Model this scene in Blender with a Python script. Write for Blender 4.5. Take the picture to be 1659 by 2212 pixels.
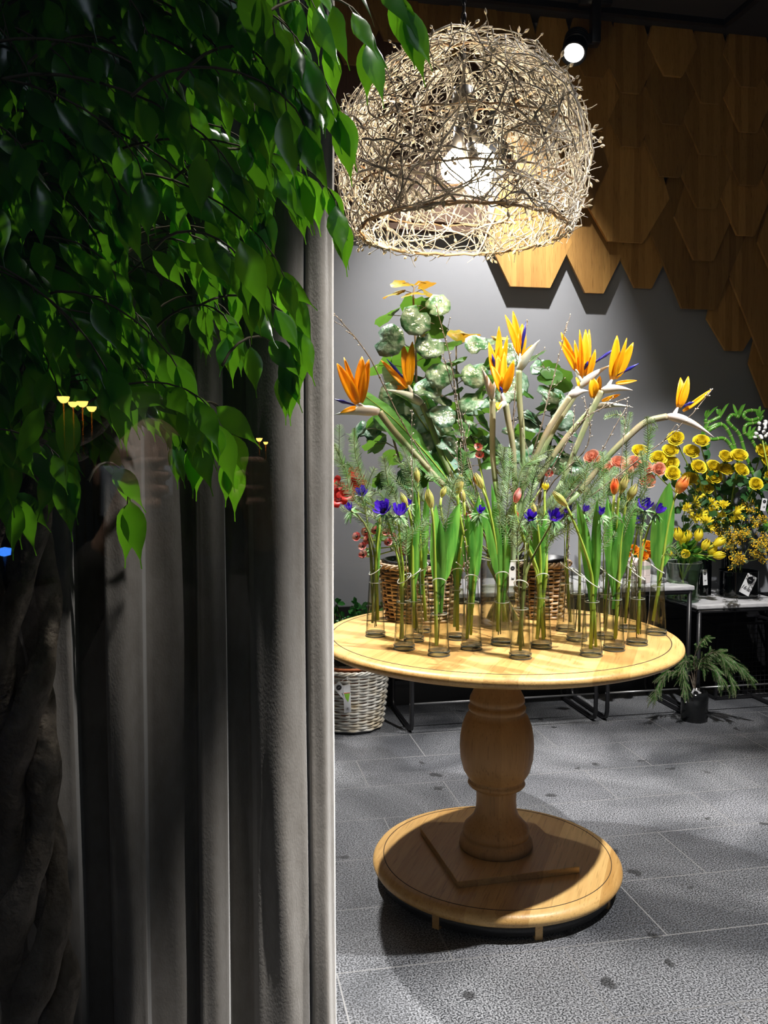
import bpy, math, random
from mathutils import Vector, Matrix, Quaternion
PI = math.pi
V = Vector
random.seed(7)
sc = bpy.context.scene
for o in list(bpy.data.objects):
    bpy.data.objects.remove(o)
COL = sc.collection

# ------------------------------------------------------------------ camera, world, exposure
F, PITCH, CAMZ = 1900.0, math.radians(3.8), 1.341
CP, SP = math.cos(PITCH), math.sin(PITCH)
cam_d = bpy.data.cameras.new('camera')
cam_d.sensor_fit = 'HORIZONTAL'; cam_d.sensor_width = 36; cam_d.lens = F / 1659 * 36
cam_d.clip_start = 0.02
cam = bpy.data.objects.new('camera', cam_d); COL.objects.link(cam)
cam.location = (0, 0, CAMZ); cam.rotation_euler = (PI / 2 - PITCH, 0, 0)
sc.camera = cam
sc.view_settings.view_transform = 'Standard'; sc.view_settings.look = 'None'
sc.view_settings.gamma = 1; sc.view_settings.use_curve_mapping = False
sc.view_settings.exposure = 0.48
w = bpy.data.worlds.new('world'); sc.world = w; w.use_nodes = True
w.node_tree.nodes['Background'].inputs[0].default_value = (0.35, 0.45, 0.7, 1)
w.node_tree.nodes['Background'].inputs[1].default_value = 0.012
cy = sc.cycles
cy.use_denoising = True
cy.use_adaptive_sampling = True; cy.adaptive_threshold = 0.02
cy.max_bounces = 6; cy.diffuse_bounces = 2; cy.glossy_bounces = 3; cy.transmission_bounces = 6
cy.transparent_max_bounces = 32; cy.sample_clamp_indirect = 4.0
cy.caustics_reflective = False; cy.caustics_refractive = False

def lamp(kind, name, loc, target, power, color, **kw):
    d = bpy.data.lights.new(name, kind); d.energy = power; d.color = color
    for k, v in kw.items(): setattr(d, k, v)
    o = bpy.data.objects.new(name, d); COL.objects.link(o); o.location = loc
    if target is not None:
        o.rotation_euler = (V(target) - V(loc)).to_track_quat('-Z', 'Y').to_euler()
    return o
COOL = (1.0, 0.97, 0.93)
R_ = math.radians
def spot(loc, tgt, power, size, blend=0.5, soft=0.03, col=COOL):
    return lamp('SPOT', 'ceiling_and_fill_spot', loc, tgt, power, col, spot_size=R_(size), spot_blend=blend, shadow_soft_size=soft)
spot((-0.85, 3.65, 3.5), (0.30, 2.70, 0.7), 560, 58, .6)
spot((1.60, 1.72, 3.5), (0.62, 2.62, 0.3), 640, 50, .7)
spot((0.95, 4.40, 3.20), (0.6, 3.1, 0.5), 60, 56, .6)
spot((0.80, 3.95, 3.5), (0.42, 4.80, 1.55), 280, 66, .9, col=(1.0, .96, .90))
spot((0.46, 1.02, 3.3), (0.0, 1.68, 0.35), 480, 18, 1.0, .02)
spot((0.55, 1.08, 3.3), (0.02, 1.72, 1.60), 330, 14, 1.0, .02)  # added to brighten the curtain's upper fold, no known fixture
spot((0.62, 0.98, 3.0), (-0.06, 1.25, 1.95), 80, 19, 1.0, .02)  # added low-power spot to brighten the fig leaves, no known fixture
spot((-0.55, 0.30, 3.1), (0.0, -0.30, 1.2), 110, 50, .8, .05)  # added outside the pane to light the mirrored photographer, not on the ceiling
spot((1.3, 2.5, 3.5), (1.62, 4.42, 0.98), 460, 32, .8)
spot((1.0, 3.2, 3.5), (-0.12, 1.72, 1.3), 200, 40, .9)
lamp('AREA', 'ceiling_fill', (0.8, 2.6, 3.55), (0.8, 2.6, 0), 1, (1.0, 0.95, 0.9), size=1.6)  # added soft fill, the ceiling itself has no glowing source

lamp('AREA', 'street_side_fill', (0.5, -1.6, 3.6), (-.3, 1.3, 1.4), 2.5, (.72, .85, 1.0), size=.7)  # cool fill added outside to give the leaves bluish highlights

# ------------------------------------------------------------------ pixel -> world helpers
def ray(px, py):
    v = 1106.0 - py
    return V((px - 829.5, F * CP + v * SP, -F * SP + v * CP))
CAM = V((0, 0, CAMZ))
def at(px, py, Y):
    d = ray(px, py); return CAM + d * (Y / d.y)
def onz(px, py, z):
    d = ray(px, py); return CAM + d * ((z - CAMZ) / d.z)
WA = math.atan(0.2); WE = V((math.cos(WA), math.sin(WA), 0)); WN = V((math.sin(WA), -math.cos(WA), 0)); WO = V((0, 4.62, 0))
def wl(u, z, n=0.0): return WO + WE * u + WN * n + V((0, 0, z))
def onwall(px, py, n=0.0):
    d = ray(px, py); P0 = WO + WN * n
    t = (P0 - CAM).dot(WN) / d.dot(WN); P = CAM + d * t
    return (P - WO).dot(WE), P.z

# ------------------------------------------------------------------ materials
MATS = {}
def mat(name, color, rough=0.5, metal=0.0, var=None, scale=20.0, bump=0.0, bscale=None, trans=0.0, tcol=None,
        stretch=None, island=0.0, spec=0.5, emit=None, estr=0.0, detail=4.0, coat=0.0, cov=0.5, sheen=0.0):
    if name in MATS: return MATS[name]
    m = bpy.data.materials.new(name); m.use_nodes = True; MATS[name] = m
    nt = m.node_tree; N = nt.nodes; L = nt.links
    b = N['Principled BSDF']
    b.inputs['Base Color'].default_value = (*color, 1); b.inputs['Roughness'].default_value = rough
    b.inputs['Metallic'].default_value = metal; b.inputs['Specular IOR Level'].default_value = spec
    b.inputs['Coat Weight'].default_value = coat; b.inputs['Sheen Weight'].default_value = sheen
    tc = N.new('ShaderNodeTexCoord'); mp = N.new('ShaderNodeMapping'); L.new(tc.outputs['Object'], mp.inputs[0])
    if stretch: mp.inputs['Scale'].default_value = stretch
    csock = None
    if var is not None:
        n = N.new('ShaderNodeTexNoise'); n.inputs['Scale'].default_value = scale; n.inputs['Detail'].default_value = detail
        L.new(mp.outputs[0], n.inputs['Vector'])
        r = N.new('ShaderNodeValToRGB'); r.color_ramp.elements[0].position = cov - .15; r.color_ramp.elements[1].position = cov + .15
        r.color_ramp.elements[0].color = (*color, 1); r.color_ramp.elements[1].color = (*var, 1)
        L.new(n.outputs['Fac'], r.inputs[0]); csock = r.outputs[0]
    if island > 0:
        g = N.new('ShaderNodeNewGeometry'); mr = N.new('ShaderNodeMapRange')
        mr.inputs['To Min'].default_value = 1 - island; mr.inputs['To Max'].default_value = 1 + island
        L.new(g.outputs['Random Per Island'], mr.inputs['Value'])
        hs = N.new('ShaderNodeHueSaturation')
        if csock: L.new(csock, hs.inputs['Color'])
        else: hs.inputs['Color'].default_value = (*color, 1)
        L.new(mr.outputs[0], hs.inputs['Value']); csock = hs.outputs[0]
    if csock: L.new(csock, b.inputs['Base Color'])
    if bump > 0:
        n2 = N.new('ShaderNodeTexNoise'); n2.inputs['Scale'].default_value = bscale or scale; n2.inputs['Detail'].default_value = 3
        L.new(mp.outputs[0], n2.inputs['Vector'])
        bp = N.new('ShaderNodeBump'); bp.inputs['Strength'].default_value = bump; bp.inputs['Distance'].default_value = 0.01
        L.new(n2.outputs['Fac'], bp.inputs['Height']); L.new(bp.outputs[0], b.inputs['Normal'])
    if emit: 
        b.inputs['Emission Color'].default_value = (*emit, 1); b.inputs['Emission Strength'].default_value = estr
    if trans > 0:
        t = N.new('ShaderNodeBsdfTranslucent'); t.inputs[0].default_value = (*(tcol or color), 1)
        if csock and not tcol: L.new(csock, t.inputs[0])
        mx = N.new('ShaderNodeMixShader'); mx.inputs[0].default_value = trans
        L.new(b.outputs[0], mx.inputs[1]); L.new(t.outputs[0], mx.inputs[2])
        L.new(mx.outputs[0], N['Material Output'].inputs[0])
    return m

def mat_glass(name, tint=(0.97, 0.98, 0.97), edge=(0.04, 0.06, 0.06), gl=1.5, power=0.15):
    if name in MATS: return MATS[name]
    m = bpy.data.materials.new(name); m.use_nodes = True; MATS[name] = m
    nt = m.node_tree; N = nt.nodes; L = nt.links; N.remove(N['Principled BSDF'])
    t = N.new('ShaderNodeBsdfTransparent'); g = N.new('ShaderNodeBsdfGlossy'); g.inputs['Roughness'].default_value = 0.02
    g.inputs['Color'].default_value = (1, 1, 1, 1)
    lw = N.new('ShaderNodeLayerWeight'); lw.inputs[0].default_value = .5
    mx = N.new('ShaderNodeMix'); mx.data_type = 'RGBA'; mx.inputs[6].default_value = (*tint, 1); mx.inputs[7].default_value = (*edge, 1)  # edge tint paints in the dark outlines that refraction gives glass
    pw = N.new('ShaderNodeMath'); pw.operation = 'POWER'; pw.inputs[1].default_value = 2.3
    L.new(lw.outputs['Facing'], pw.inputs[0]); L.new(pw.outputs[0], mx.inputs[0]); L.new(mx.outputs[2], t.inputs[0])
    fr = N.new('ShaderNodeMath'); fr.operation = 'POWER'; fr.inputs[1].default_value = 4.0; L.new(lw.outputs['Facing'], fr.inputs[0])
    ml = N.new('ShaderNodeMath'); ml.operation = 'MULTIPLY_ADD'; ml.inputs[1].default_value = gl * .55; ml.inputs[2].default_value = gl * .04; L.new(fr.outputs[0], ml.inputs[0])
    ms = N.new('ShaderNodeMixShader'); L.new(ml.outputs[0], ms.inputs[0]); L.new(t.outputs[0], ms.inputs[1]); L.new(g.outputs[0], ms.inputs[2])
    L.new(ms.outputs[0], N['Material Output'].inputs[0])
    return m

def mat_wood(name, c1, c2, plank=0.09, axis=0, rough=0.45, grain=1.0, vertical=False, ang=0.0, island=0.0):
    if name in MATS: return MATS[name]
    m = bpy.data.materials.new(name); m.use_nodes = True; MATS[name] = m
    nt = m.node_tree; N = nt.nodes; L = nt.links; b = N['Principled BSDF']
    tc = N.new('ShaderNodeTexCoord'); mp = N.new('ShaderNodeMapping'); mp.inputs['Rotation'].default_value = (0, 0, ang)
    L.new(tc.outputs['Object'], mp.inputs[0])
    sx = N.new('ShaderNodeSeparateXYZ'); L.new(mp.outputs[0], sx.inputs[0])
    dv = N.new('ShaderNodeMath'); dv.operation = 'DIVIDE'; dv.inputs[1].default_value = plank; L.new(sx.outputs[0], dv.inputs[0])
    fl = N.new('ShaderNodeMath'); fl.operation = 'FLOOR'; L.new(dv.outputs[0], fl.inputs[0])
    wn = N.new('ShaderNodeTexWhiteNoise'); wn.noise_dimensions = '1D'; L.new(fl.outputs[0], wn.inputs['W'])
    mp2 = N.new('ShaderNodeMapping'); mp2.inputs['Scale'].default_value = (60, 60, 3.0) if vertical else (60, 4, 60); L.new(mp.outputs[0], mp2.inputs[0])
    n = N.new('ShaderNodeTexNoise'); n.inputs['Scale'].default_value = 1.0; n.inputs['Detail'].default_value = 6; n.inputs['Distortion'].default_value = 0.6
    L.new(mp2.outputs[0], n.inputs['Vector'])
    mp3 = N.new('ShaderNodeMapping'); mp3.inputs['Scale'].default_value = (220, 220, 8) if vertical else (220, 9, 220); L.new(mp.outputs[0], mp3.inputs[0])
    n3 = N.new('ShaderNodeTexNoise'); n3.inputs['Scale'].default_value = 1.0; n3.inputs['Detail'].default_value = 2; L.new(mp3.outputs[0], n3.inputs['Vector'])
    a = N.new('ShaderNodeMath'); a.operation = 'MULTIPLY_ADD'; a.inputs[1].default_value = 0.45; L.new(wn.outputs[0], a.inputs[0])
    s1 = N.new('ShaderNodeMath'); s1.operation = 'MULTIPLY'; s1.inputs[1].default_value = 0.55 * grain; L.new(n.outputs['Fac'], s1.inputs[0]); L.new(s1.outputs[0], a.inputs[2])
    r = N.new('ShaderNodeValToRGB'); r.color_ramp.elements[0].position = .2; r.color_ramp.elements[1].position = .8
    r.color_ramp.elements[0].color = (*c2, 1); r.color_ramp.elements[1].color = (*c1, 1); L.new(a.outputs[0], r.inputs[0])
    r3 = N.new('ShaderNodeValToRGB'); r3.color_ramp.elements[0].position = .30; r3.color_ramp.elements[1].position = .42
    r3.color_ramp.elements[0].color = (.62, .58, .5, 1); r3.color_ramp.elements[1].color = (1, 1, 1, 1); L.new(n3.outputs['Fac'], r3.inputs[0])
    mm = N.new('ShaderNodeMix'); mm.data_type = 'RGBA'; mm.blend_type = 'MULTIPLY'; mm.inputs[0].default_value = 0.8
    L.new(r.outputs[0], mm.inputs[6]); L.new(r3.outputs[0], mm.inputs[7])
    cs = mm.outputs[2]
    if island > 0:
        oi = N.new('ShaderNodeObjectInfo'); mr = N.new('ShaderNodeMapRange'); mr.inputs['To Min'].default_value = 1 - island; mr.inputs['To Max'].default_value = 1 + island
        L.new(oi.outputs['Random'], mr.inputs['Value']); hs = N.new('ShaderNodeHueSaturation'); L.new(cs, hs.inputs['Color']); L.new(mr.outputs[0], hs.inputs['Value']); cs = hs.outputs[0]
    L.new(cs, b.inputs['Base Color']); b.inputs['Roughness'].default_value = rough
    bp = N.new('ShaderNodeBump'); bp.inputs['Strength'].default_value = 0.25; bp.inputs['Distance'].default_value = 0.002
    L.new(n3.outputs['Fac'], bp.inputs['Height']); L.new(bp.outputs[0], b.inputs['Normal'])
    return m

def mat_floor():
    m = bpy.data.materials.new('grey_stone_tiles'); m.use_nodes = True
    nt = m.node_tree; N = nt.nodes; L = nt.links; b = N['Principled BSDF']
    tc = N.new('ShaderNodeTexCoord'); mp = N.new('ShaderNodeMapping'); mp.inputs['Rotation'].default_value = (0, 0, -WA)
    L.new(tc.outputs['Object'], mp.inputs[0])
    def noise(s, d=3, dist=0):
        n = N.new('ShaderNodeTexNoise'); n.inputs['Scale'].default_value = s; n.inputs['Detail'].default_value = d; n.inputs['Distortion'].default_value = dist
        L.new(mp.outputs[0], n.inputs['Vector']); return n
    def ramp(src, p0, p1, c0, c1):
        r = N.new('ShaderNodeValToRGB'); r.color_ramp.elements[0].position = p0; r.color_ramp.elements[1].position = p1
        r.color_ramp.elements[0].color = (*c0, 1); r.color_ramp.elements[1].color = (*c1, 1); L.new(src, r.inputs[0]); return r
    def mul(a_, b_, f=1.0, mode='MULTIPLY'):
        x = N.new('ShaderNodeMix'); x.data_type = 'RGBA'; x.blend_type = mode; x.inputs[0].default_value = f
        L.new(a_, x.inputs[6]); L.new(b_, x.inputs[7]); return x.outputs[2]
    sp = ramp(noise(215, 4).outputs['Fac'], .42, .60, (.010, .012, .015), (.30, .31, .33))
    big = ramp(noise(1.6, 6, 1.0).outputs['Fac'], .35, .68, (.42, .43, .45), (1.65, 1.64, 1.62))
    c = mul(sp.outputs[0], big.outputs[0])
    br = N.new('ShaderNodeTexBrick'); br.offset = 0.5; br.inputs['Scale'].default_value = 1.0
    br.inputs['Brick Width'].default_value = 0.62; br.inputs['Row Height'].default_value = 0.31; br.inputs['Mortar Size'].default_value = 0.0022
    br.inputs['Mortar Smooth'].default_value = 0.3
    br.inputs['Color1'].default_value = (.95, .95, .95, 1); br.inputs['Color2'].default_value = (.80, .80, .82, 1); br.inputs['Mortar'].default_value = (.9, .9, .9, 1)
    L.new(mp.outputs[0], br.inputs['Vector'])
    c = mul(c, br.outputs['Color'])
    mo = N.new('ShaderNodeMix'); mo.data_type = 'RGBA'; L.new(br.outputs['Fac'], mo.inputs[0]); L.new(c, mo.inputs[6]); mo.inputs[7].default_value = (.22, .22, .22, 1)
    vo = N.new('ShaderNodeTexVoronoi'); vo.inputs['Scale'].default_value = 6.0
    nz = noise(14, 3); ad = N.new('ShaderNodeMix'); ad.data_type = 'RGBA'; ad.blend_type = 'ADD'; ad.inputs[0].default_value = 0.10
    L.new(mp.outputs[0], ad.inputs[6]); L.new(nz.outputs['Color'], ad.inputs[7]); L.new(ad.outputs[2], vo.inputs['Vector'])
    sr = ramp(vo.outputs['Distance'], .10, .15, (.28, .28, .28), (1, 1, 1))
    gate = ramp(vo.outputs['Color'], .52, .54, (0, 0, 0), (1, 1, 1))
    lt = N.new('ShaderNodeMix'); lt.data_type = 'RGBA'; L.new(gate.outputs[0], lt.inputs[0]); L.new(sr.outputs[0], lt.inputs[6]); lt.inputs[7].default_value = (1, 1, 1, 1)
    c = mul(mo.outputs[2], lt.outputs[2])
    L.new(c, b.inputs['Base Color']); b.inputs['Roughness'].default_value = 0.5
    bp = N.new('ShaderNodeBump'); bp.inputs['Strength'].default_value = 0.15; bp.inputs['Distance'].default_value = 0.002
    L.new(noise(330).outputs['Fac'], bp.inputs['Height']); L.new(bp.outputs[0], b.inputs['Normal'])
    return m

OAK = mat_wood('light_oak', (.78, .50, .19), (.48, .26, .075), plank=0.085, ang=0.35, rough=0.42)
OAKV = mat_wood('turned_oak', (.62, .35, .13), (.42, .22, .07), plank=0.075, vertical=True, rough=0.5)
BOARD = mat_wood('oak_board', (.46, .255, .07), (.29, .145, .035), plank=0.04, vertical=True, rough=0.55, island=0.36)
GROOVE = mat('dark_groove', (.05, .03, .015), .8)
BLACK = mat('black_metal', (.012, .012, .014), .35, spec=.5)
PANEL = mat('panel_and_gap_black', (.006, .006, .007), .5)
WALLM = mat('grey_plaster', (.27, .28, .31), .75, var=(.29, .30, .33), scale=1.5, bump=.05, bscale=30)
WHITE = mat('white_painted_wood', (.62, .62, .64), .5, var=(.45, .45, .48), scale=14, stretch=(1, 6, 6))
GLASS = mat_glass('clear_vase_glass')
WATER = mat_glass('vase_water', tint=(.985, .985, .94), edge=(.62, .66, .5), gl=.6, power=.15)
SMOKE = mat_glass('smoked_glass', tint=(.22, .25, .22), edge=(.05, .06, .05))
GREENGL = mat_glass('green_tint_glass', tint=(.86, .95, .86), edge=(.35, .5, .36))
PANE = mat_glass('window_glass', tint=(1, 1, 1), edge=(.97, .98, .98), gl=1.0)
PANE.node_tree.nodes['Glossy BSDF'].inputs['Roughness'].default_value = 0.0
RIM = mat('painted_glass_glint', (.85, .88, .86), .08, spec=1.0, trans=.3, tcol=(.9, .95, .9))  # pale colour painted in for the glint on glass rims and water
DKRIM = mat('painted_dark_band', (.10, .13, .14), .05, spec=1.0, trans=.35, tcol=(.5, .55, .55))
PUCK = mat_glass('thick_glass_base', tint=(.86, .90, .90), edge=(.05, .06, .07), gl=2.2)
STEM = mat('green_stem', (.30, .45, .04), .45, var=(.46, .56, .09), scale=30, stretch=(1, 1, .2), trans=.15)
OLIVE = mat('olive_stem', (.12, .16, .04), .5, var=(.22, .26, .07), scale=40, bump=.2)
TLEAF = mat('tulip_leaf', (.07, .27, .035), .38, var=(.22, .52, .08), scale=60, stretch=(1, 1, .08), trans=.35, island=.25)
DLEAF = mat('dark_leaf', (.02, .075, .022), .3, var=(.035, .11, .03), scale=12, trans=.2, tcol=(.10, .30, .03), island=.4)
FIG = mat('fig_leaf', (.016, .075, .016), .22, var=(.025, .105, .02), scale=9, trans=.45, tcol=(.22, .66, .02), island=.55, spec=.8)
FERN = mat('feathery_green', (.14, .32, .08), .5, var=(.40, .52, .34), scale=25, trans=.3, island=.4)
CEDAR = mat('cedar_green', (.05, .20, .03), .5, var=(.10, .28, .05), scale=25, trans=.25, island=.4)
COLLAR = mat('collar_green', (.08, .32, .05), .5, var=(.45, .62, .35), scale=60, trans=.3, island=.3)
PURPLE = mat('violet_petal', (.05, .015, .42), .5, var=(.09, .02, .55), scale=60, trans=.25, island=.3)
REDP = mat('red_petal', (.62, .015, .02), .45, var=(.80, .05, .03), scale=30, trans=.3, island=.25)
REDW = mat('red_white_petal', (.75, .03, .04), .45, var=(.85, .55, .50), scale=40, trans=.3, island=.25)
YEL = mat('yellow_petal', (.88, .70, .015), .5, var=(.95, .82, .06), scale=30, trans=.3, island=.18)
YELD = mat('deep_yellow', (.80, .48, .01), .6, island=.3)
PEACH = mat('peach_petal', (.85, .30, .16), .5, var=(.90, .50, .38), scale=30, trans=.3, island=.25)
ORANG = mat('orange_petal', (.90, .28, .01), .5, var=(.92, .42, .02), scale=30, trans=.3, island=.25)
STREL = mat('orange_sepal', (1.0, .42, .002), .42, var=(1.0, .58, .01), scale=25, trans=.35, stretch=(1, 1, .3), island=.12)
BLUE = mat('blue_nectary', (.02, .02, .28), .4)
SPATHE = mat('pale_spathe', (.46, .53, .48), .45, var=(.66, .56, .54), scale=9, bump=.1)
STALK = mat('grey_green_stalk', (.12, .21, .05), .45, var=(.32, .41, .23), scale=16, stretch=(1, 1, .15))
PINKST = mat('pinkish_stalk', (.18, .26, .11), .45, var=(.36, .30, .19), scale=9)
SGREEN = mat('strelitzia_leaf', (.08, .26, .04), .32, var=(.16, .40, .12), scale=70, stretch=(.25, .25, 1), trans=.25)
BUDG = mat('tulip_bud_green', (.42, .48, .10), .45, var=(.62, .50, .18), scale=40, trans=.25, island=.2)
BUDR = mat('tulip_bud_red', (.80, .10, .02), .45, var=(.75, .55, .12), scale=30, trans=.25)
BARK = mat('twig_bark', (.14, .10, .065), .8, var=(.30, .25, .20), scale=60, bump=.4)
NEST = mat('lichen_twig', (.36, .32, .27), .8, var=(.66, .61, .54), scale=40, bump=.3, island=.6)
NBUD = mat('magnolia_bud', (.66, .56, .40), .85, island=.25, sheen=.5)
WBUD = mat('willow_bud', (.55, .50, .44), .8)
TRUNK = mat('fig_bark', (.13, .105, .075), .75, var=(.24, .20, .155), scale=26, bump=.9, bscale=60)
FTWIG = mat('fig_twig', (.12, .10, .06), .7)
POLY = mat('variegated_leaf', (.05, .17, .07), .20, var=(.40, .53, .43), scale=34, bump=.9, bscale=38, trans=.12, tcol=(.2, .4, .1), island=.35, cov=.52, spec=.8)
POLYD = mat('dark_underside_leaf', (.035, .11, .02), .4, var=(.06, .17, .02), scale=12, trans=.25, tcol=(.15, .35, .03), island=.4)
POLYO = mat('bronze_leaf', (.42, .24, .01), .4, var=(.20, .24, .02), scale=25, bump=.4, bscale=25, trans=.3, tcol=(.6, .3, .02))
WICK = mat('brown_wicker', (.25, .13, .055), .6, var=(.55, .42, .28), scale=9, bump=.2, island=.25)
WICKW = mat('whitewashed_wicker', (.72, .70, .64), .65, var=(.60, .48, .28), scale=11, cov=.62, bump=.2, island=.12)
SOIL = mat('soil', (.03, .02, .014), .95, var=(.10, .08, .06), scale=90, bump=.8)
PLAST = mat('black_plastic', (.015, .016, .02), .35)
TERRA = mat('terracotta', (.55, .17, .06), .7, bump=.1)
PAPER = mat('tag_paper', (.75, .76, .78), .6)
INK = mat('black_ink', (.01, .01, .012), .6)
GREENINK = mat('green_print', (.25, .55, .05), .6)
REDINK = mat('red_print', (.6, .08, .03), .6)
CURT = mat('taupe_velvet', (.26, .235, .205), .8, var=(.30, .275, .245), scale=60, bump=.12, bscale=300, stretch=(1, 1, .5), sheen=.5)
BULB = mat('lit_bulb', (1, .95, .85), .3, emit=(1.0, .86, .62), estr=40)
LENS = mat('lit_lens', (1, 1, 1), .3, emit=(1.0, .97, .92), estr=3.0)
BAMB = mat('bamboo_green', (.06, .22, .02), .25, var=(.12, .32, .04), scale=20)
NODE = mat('bamboo_node', (.45, .48, .22), .6)
CERAM = mat('white_ceramic', (.72, .62, .60), .5)
BAND = mat('green_band', (.42, .48, .36), .5)
CEIL = mat('dark_ceiling', (.028, .024, .022), .8)
BROWN = mat_wood('dark_brown_board', (.10, .045, .02), (.06, .026, .012), plank=.4, vertical=True, rough=.6)

# ------------------------------------------------------------------ mesh builder
ORG = {}
class MB:
    def __init__(s): s.v = []; s.f = []; s.mi = []
    def add(s, vs, fs):
        o = len(s.v); s.v.extend(vs); s.f.extend([tuple(i + o for i in f) for f in fs])
    def box(s, c, d, M=None):
        vs = []
        for x in (-.5, .5):
            for y in (-.5, .5):
                for z in (-.5, .5):
                    p = V((x * d[0], y * d[1], z * d[2]))
                    if M: p = M @ p
                    vs.append(V(c) + p)
        s.add(vs, [(0, 1, 3, 2), (4, 6, 7, 5), (0, 4, 5, 1), (2, 3, 7, 6), (0, 2, 6, 4), (1, 5, 7, 3)])
    def tube(s, pts, r, n=6, cap=True):
        pts = [V(p) for p in pts]; k = len(pts)
        rs = r if isinstance(r, (list, tuple)) else [r] * k
        T = []
        for i in range(k):
            t = pts[min(i + 1, k - 1)] - pts[max(i - 1, 0)]
            T.append(t.normalized() if t.length > 1e-9 else V((0, 0, 1)))
        nrm = T[0].orthogonal().normalized(); vs = []
        for i in range(k):
            nrm = (nrm - T[i] * nrm.dot(T[i]))
            nrm = nrm.normalized() if nrm.length > 1e-6 else T[i].orthogonal().normalized()
            bi = T[i].cross(nrm)
            for j in range(n):
                a = 2 * PI * j / n
                vs.append(pts[i] + (nrm * math.cos(a) + bi * math.sin(a)) * rs[i])
        fs = []
        for i in range(k - 1):
            for j in range(n):
                a = i * n + j; b = i * n + (j + 1) % n
                fs.append((a, b, b + n, a + n))
        if cap:
            fs.append(tuple(range(n))[::-1]); fs.append(tuple(range((k - 1) * n, k * n)))
        s.add(vs, fs)
    def lathe(s, prof, n=32, c=(0, 0, 0), M=None, close=False):
        vs = []; k = len(prof)
        for r, z in prof:
            for j in range(n):
                a = 2 * PI * j / n; p = V((r * math.cos(a), r * math.sin(a), z))
                if M: p = M @ p
                vs.append(V(c) + p)
        fs = []
        for i in range(k - 1 + (1 if close else 0)):
            i2 = (i + 1) % k
            for j in range(n):
                j2 = (j + 1) % n
                fs.append((i * n + j, i * n + j2, i2 * n + j2, i2 * n + j))
        s.add(vs, fs)
    def ribbon(s, pts, side, widths, fold=0.0, nrm=None, nc=2, wave=0.0):
        """leaf surface: centre line pts, half-widths, a side vector (or list), folded by fold along nrm"""
        k = len(pts); vs = []
        for i in range(k):
            t = (V(pts[min(i + 1, k - 1)]) - V(pts[max(i - 1, 0)])).normalized()
            sd = side[i] if isinstance(side, list) else side
            sd = (sd - t * sd.dot(t)).normalized(); nn = t.cross(sd)
            for j in range(-nc, nc + 1):
                q = j / nc
                vs.append(V(pts[i]) + sd * (widths[i] * q) + nn * (fold * widths[i] * abs(q) + wave * widths[i] * math.sin(i * 1.9 + (2 if j > 0 else 0)) * abs(q)))
        m = 2 * nc + 1
        s.add(vs, [(i * m + j, i * m + j + 1, (i + 1) * m + j + 1, (i + 1) * m + j) for i in range(k - 1) for j in range(m - 1)])
    def blob(s, c, ax, r, h, n=6, m=4, tip=1.0):
        q = V(ax).to_track_quat('Z', 'Y').to_matrix() if V(ax).length > 0 else Matrix.Identity(3)
        prof = [(max(1e-4, r * math.sin(PI * i / m) * (1 - (1 - tip) * (i / m))), h * (i / m)) for i in range(m + 1)]
        s.lathe(prof, n, c, q)
    def petal(s, O, M, th, w, rf, zf, wf, nt=5, nw=2, thick=0):
        vs = []
        for i in range(nt + 1):
            t = i / nt
            for j in range(-nw, nw + 1):
                a = th + w * wf(t) * j / nw; r = rf(t, j / nw); z = zf(t, j / nw)
                vs.append(O + M @ V((r * math.cos(a), r * math.sin(a), z)))
        m = 2 * nw + 1
        s.add(vs, [(i * m + j, i * m + j + 1, (i + 1) * m + j + 1, (i + 1) * m + j) for i in range(nt) for j in range(m - 1)])
    def build(s, name, m, parent=None, smooth=True, thick=0.0, bev=0.0, kind=None):
        org = ORG.get(parent.name, V((0, 0, 0))) if parent else V((0, 0, 0))
        me = bpy.data.meshes.new(name)
        me.from_pydata([tuple(p - org) for p in s.v], [], s.f); me.materials.append(m)
        if smooth: me.polygons.foreach_set('use_smooth', [True] * len(me.polygons))
        me.update()
        o = bpy.data.objects.new(name, me); COL.objects.link(o)
        if parent: o.parent = parent; ORG[o.name] = org
        if thick:
            md = o.modifiers.new('solid', 'SOLIDIFY'); md.thickness = thick; md.offset = 0
        if bev:
            md = o.modifiers.new('bevel', 'BEVEL'); md.width = bev; md.segments = 2; md.limit_method = 'ANGLE'
        if kind: o['kind'] = kind
        return o
def thing(name, label, cat, loc, group=None):
    o = bpy.data.objects.new(name, None); COL.objects.link(o); o.location = loc; o.empty_display_size = .02
    o['label'] = label; o['category'] = cat
    if group: o['group'] = group
    ORG[o.name] = V(loc); return o
def tag(o, label, cat, group=None):
    o['label'] = label; o['category'] = cat
    if group: o['group'] = group
    return o
def bez(p0, p1, p2, p3, n):
    out = []
    for i in range(n + 1):
        t = i / n; u = 1 - t
        out.append(V(p0) * u ** 3 + V(p1) * 3 * u * u * t + V(p2) * 3 * u * t * t + V(p3) * t ** 3)
    return out
def spline(P, n=6):
    P = [V(p) for p in P]; out = []
    for i in range(len(P) - 1):
        a = P[max(i - 1, 0)]; b = P[i]; c = P[i + 1]; d = P[min(i + 2, len(P) - 1)]
        for k in range(n):
            t = k / n
            out.append(0.5 * ((2 * b) + (c - a) * t + (2 * a - 5 * b + 4 * c - d) * t * t + (3 * b - a - 3 * c + d) * t ** 3))
    out.append(P[-1]); return out
def rnd(a, b): return random.uniform(a, b)
def rv(s=1.0): return V((rnd(-s, s), rnd(-s, s), rnd(-s, s)))
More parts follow.
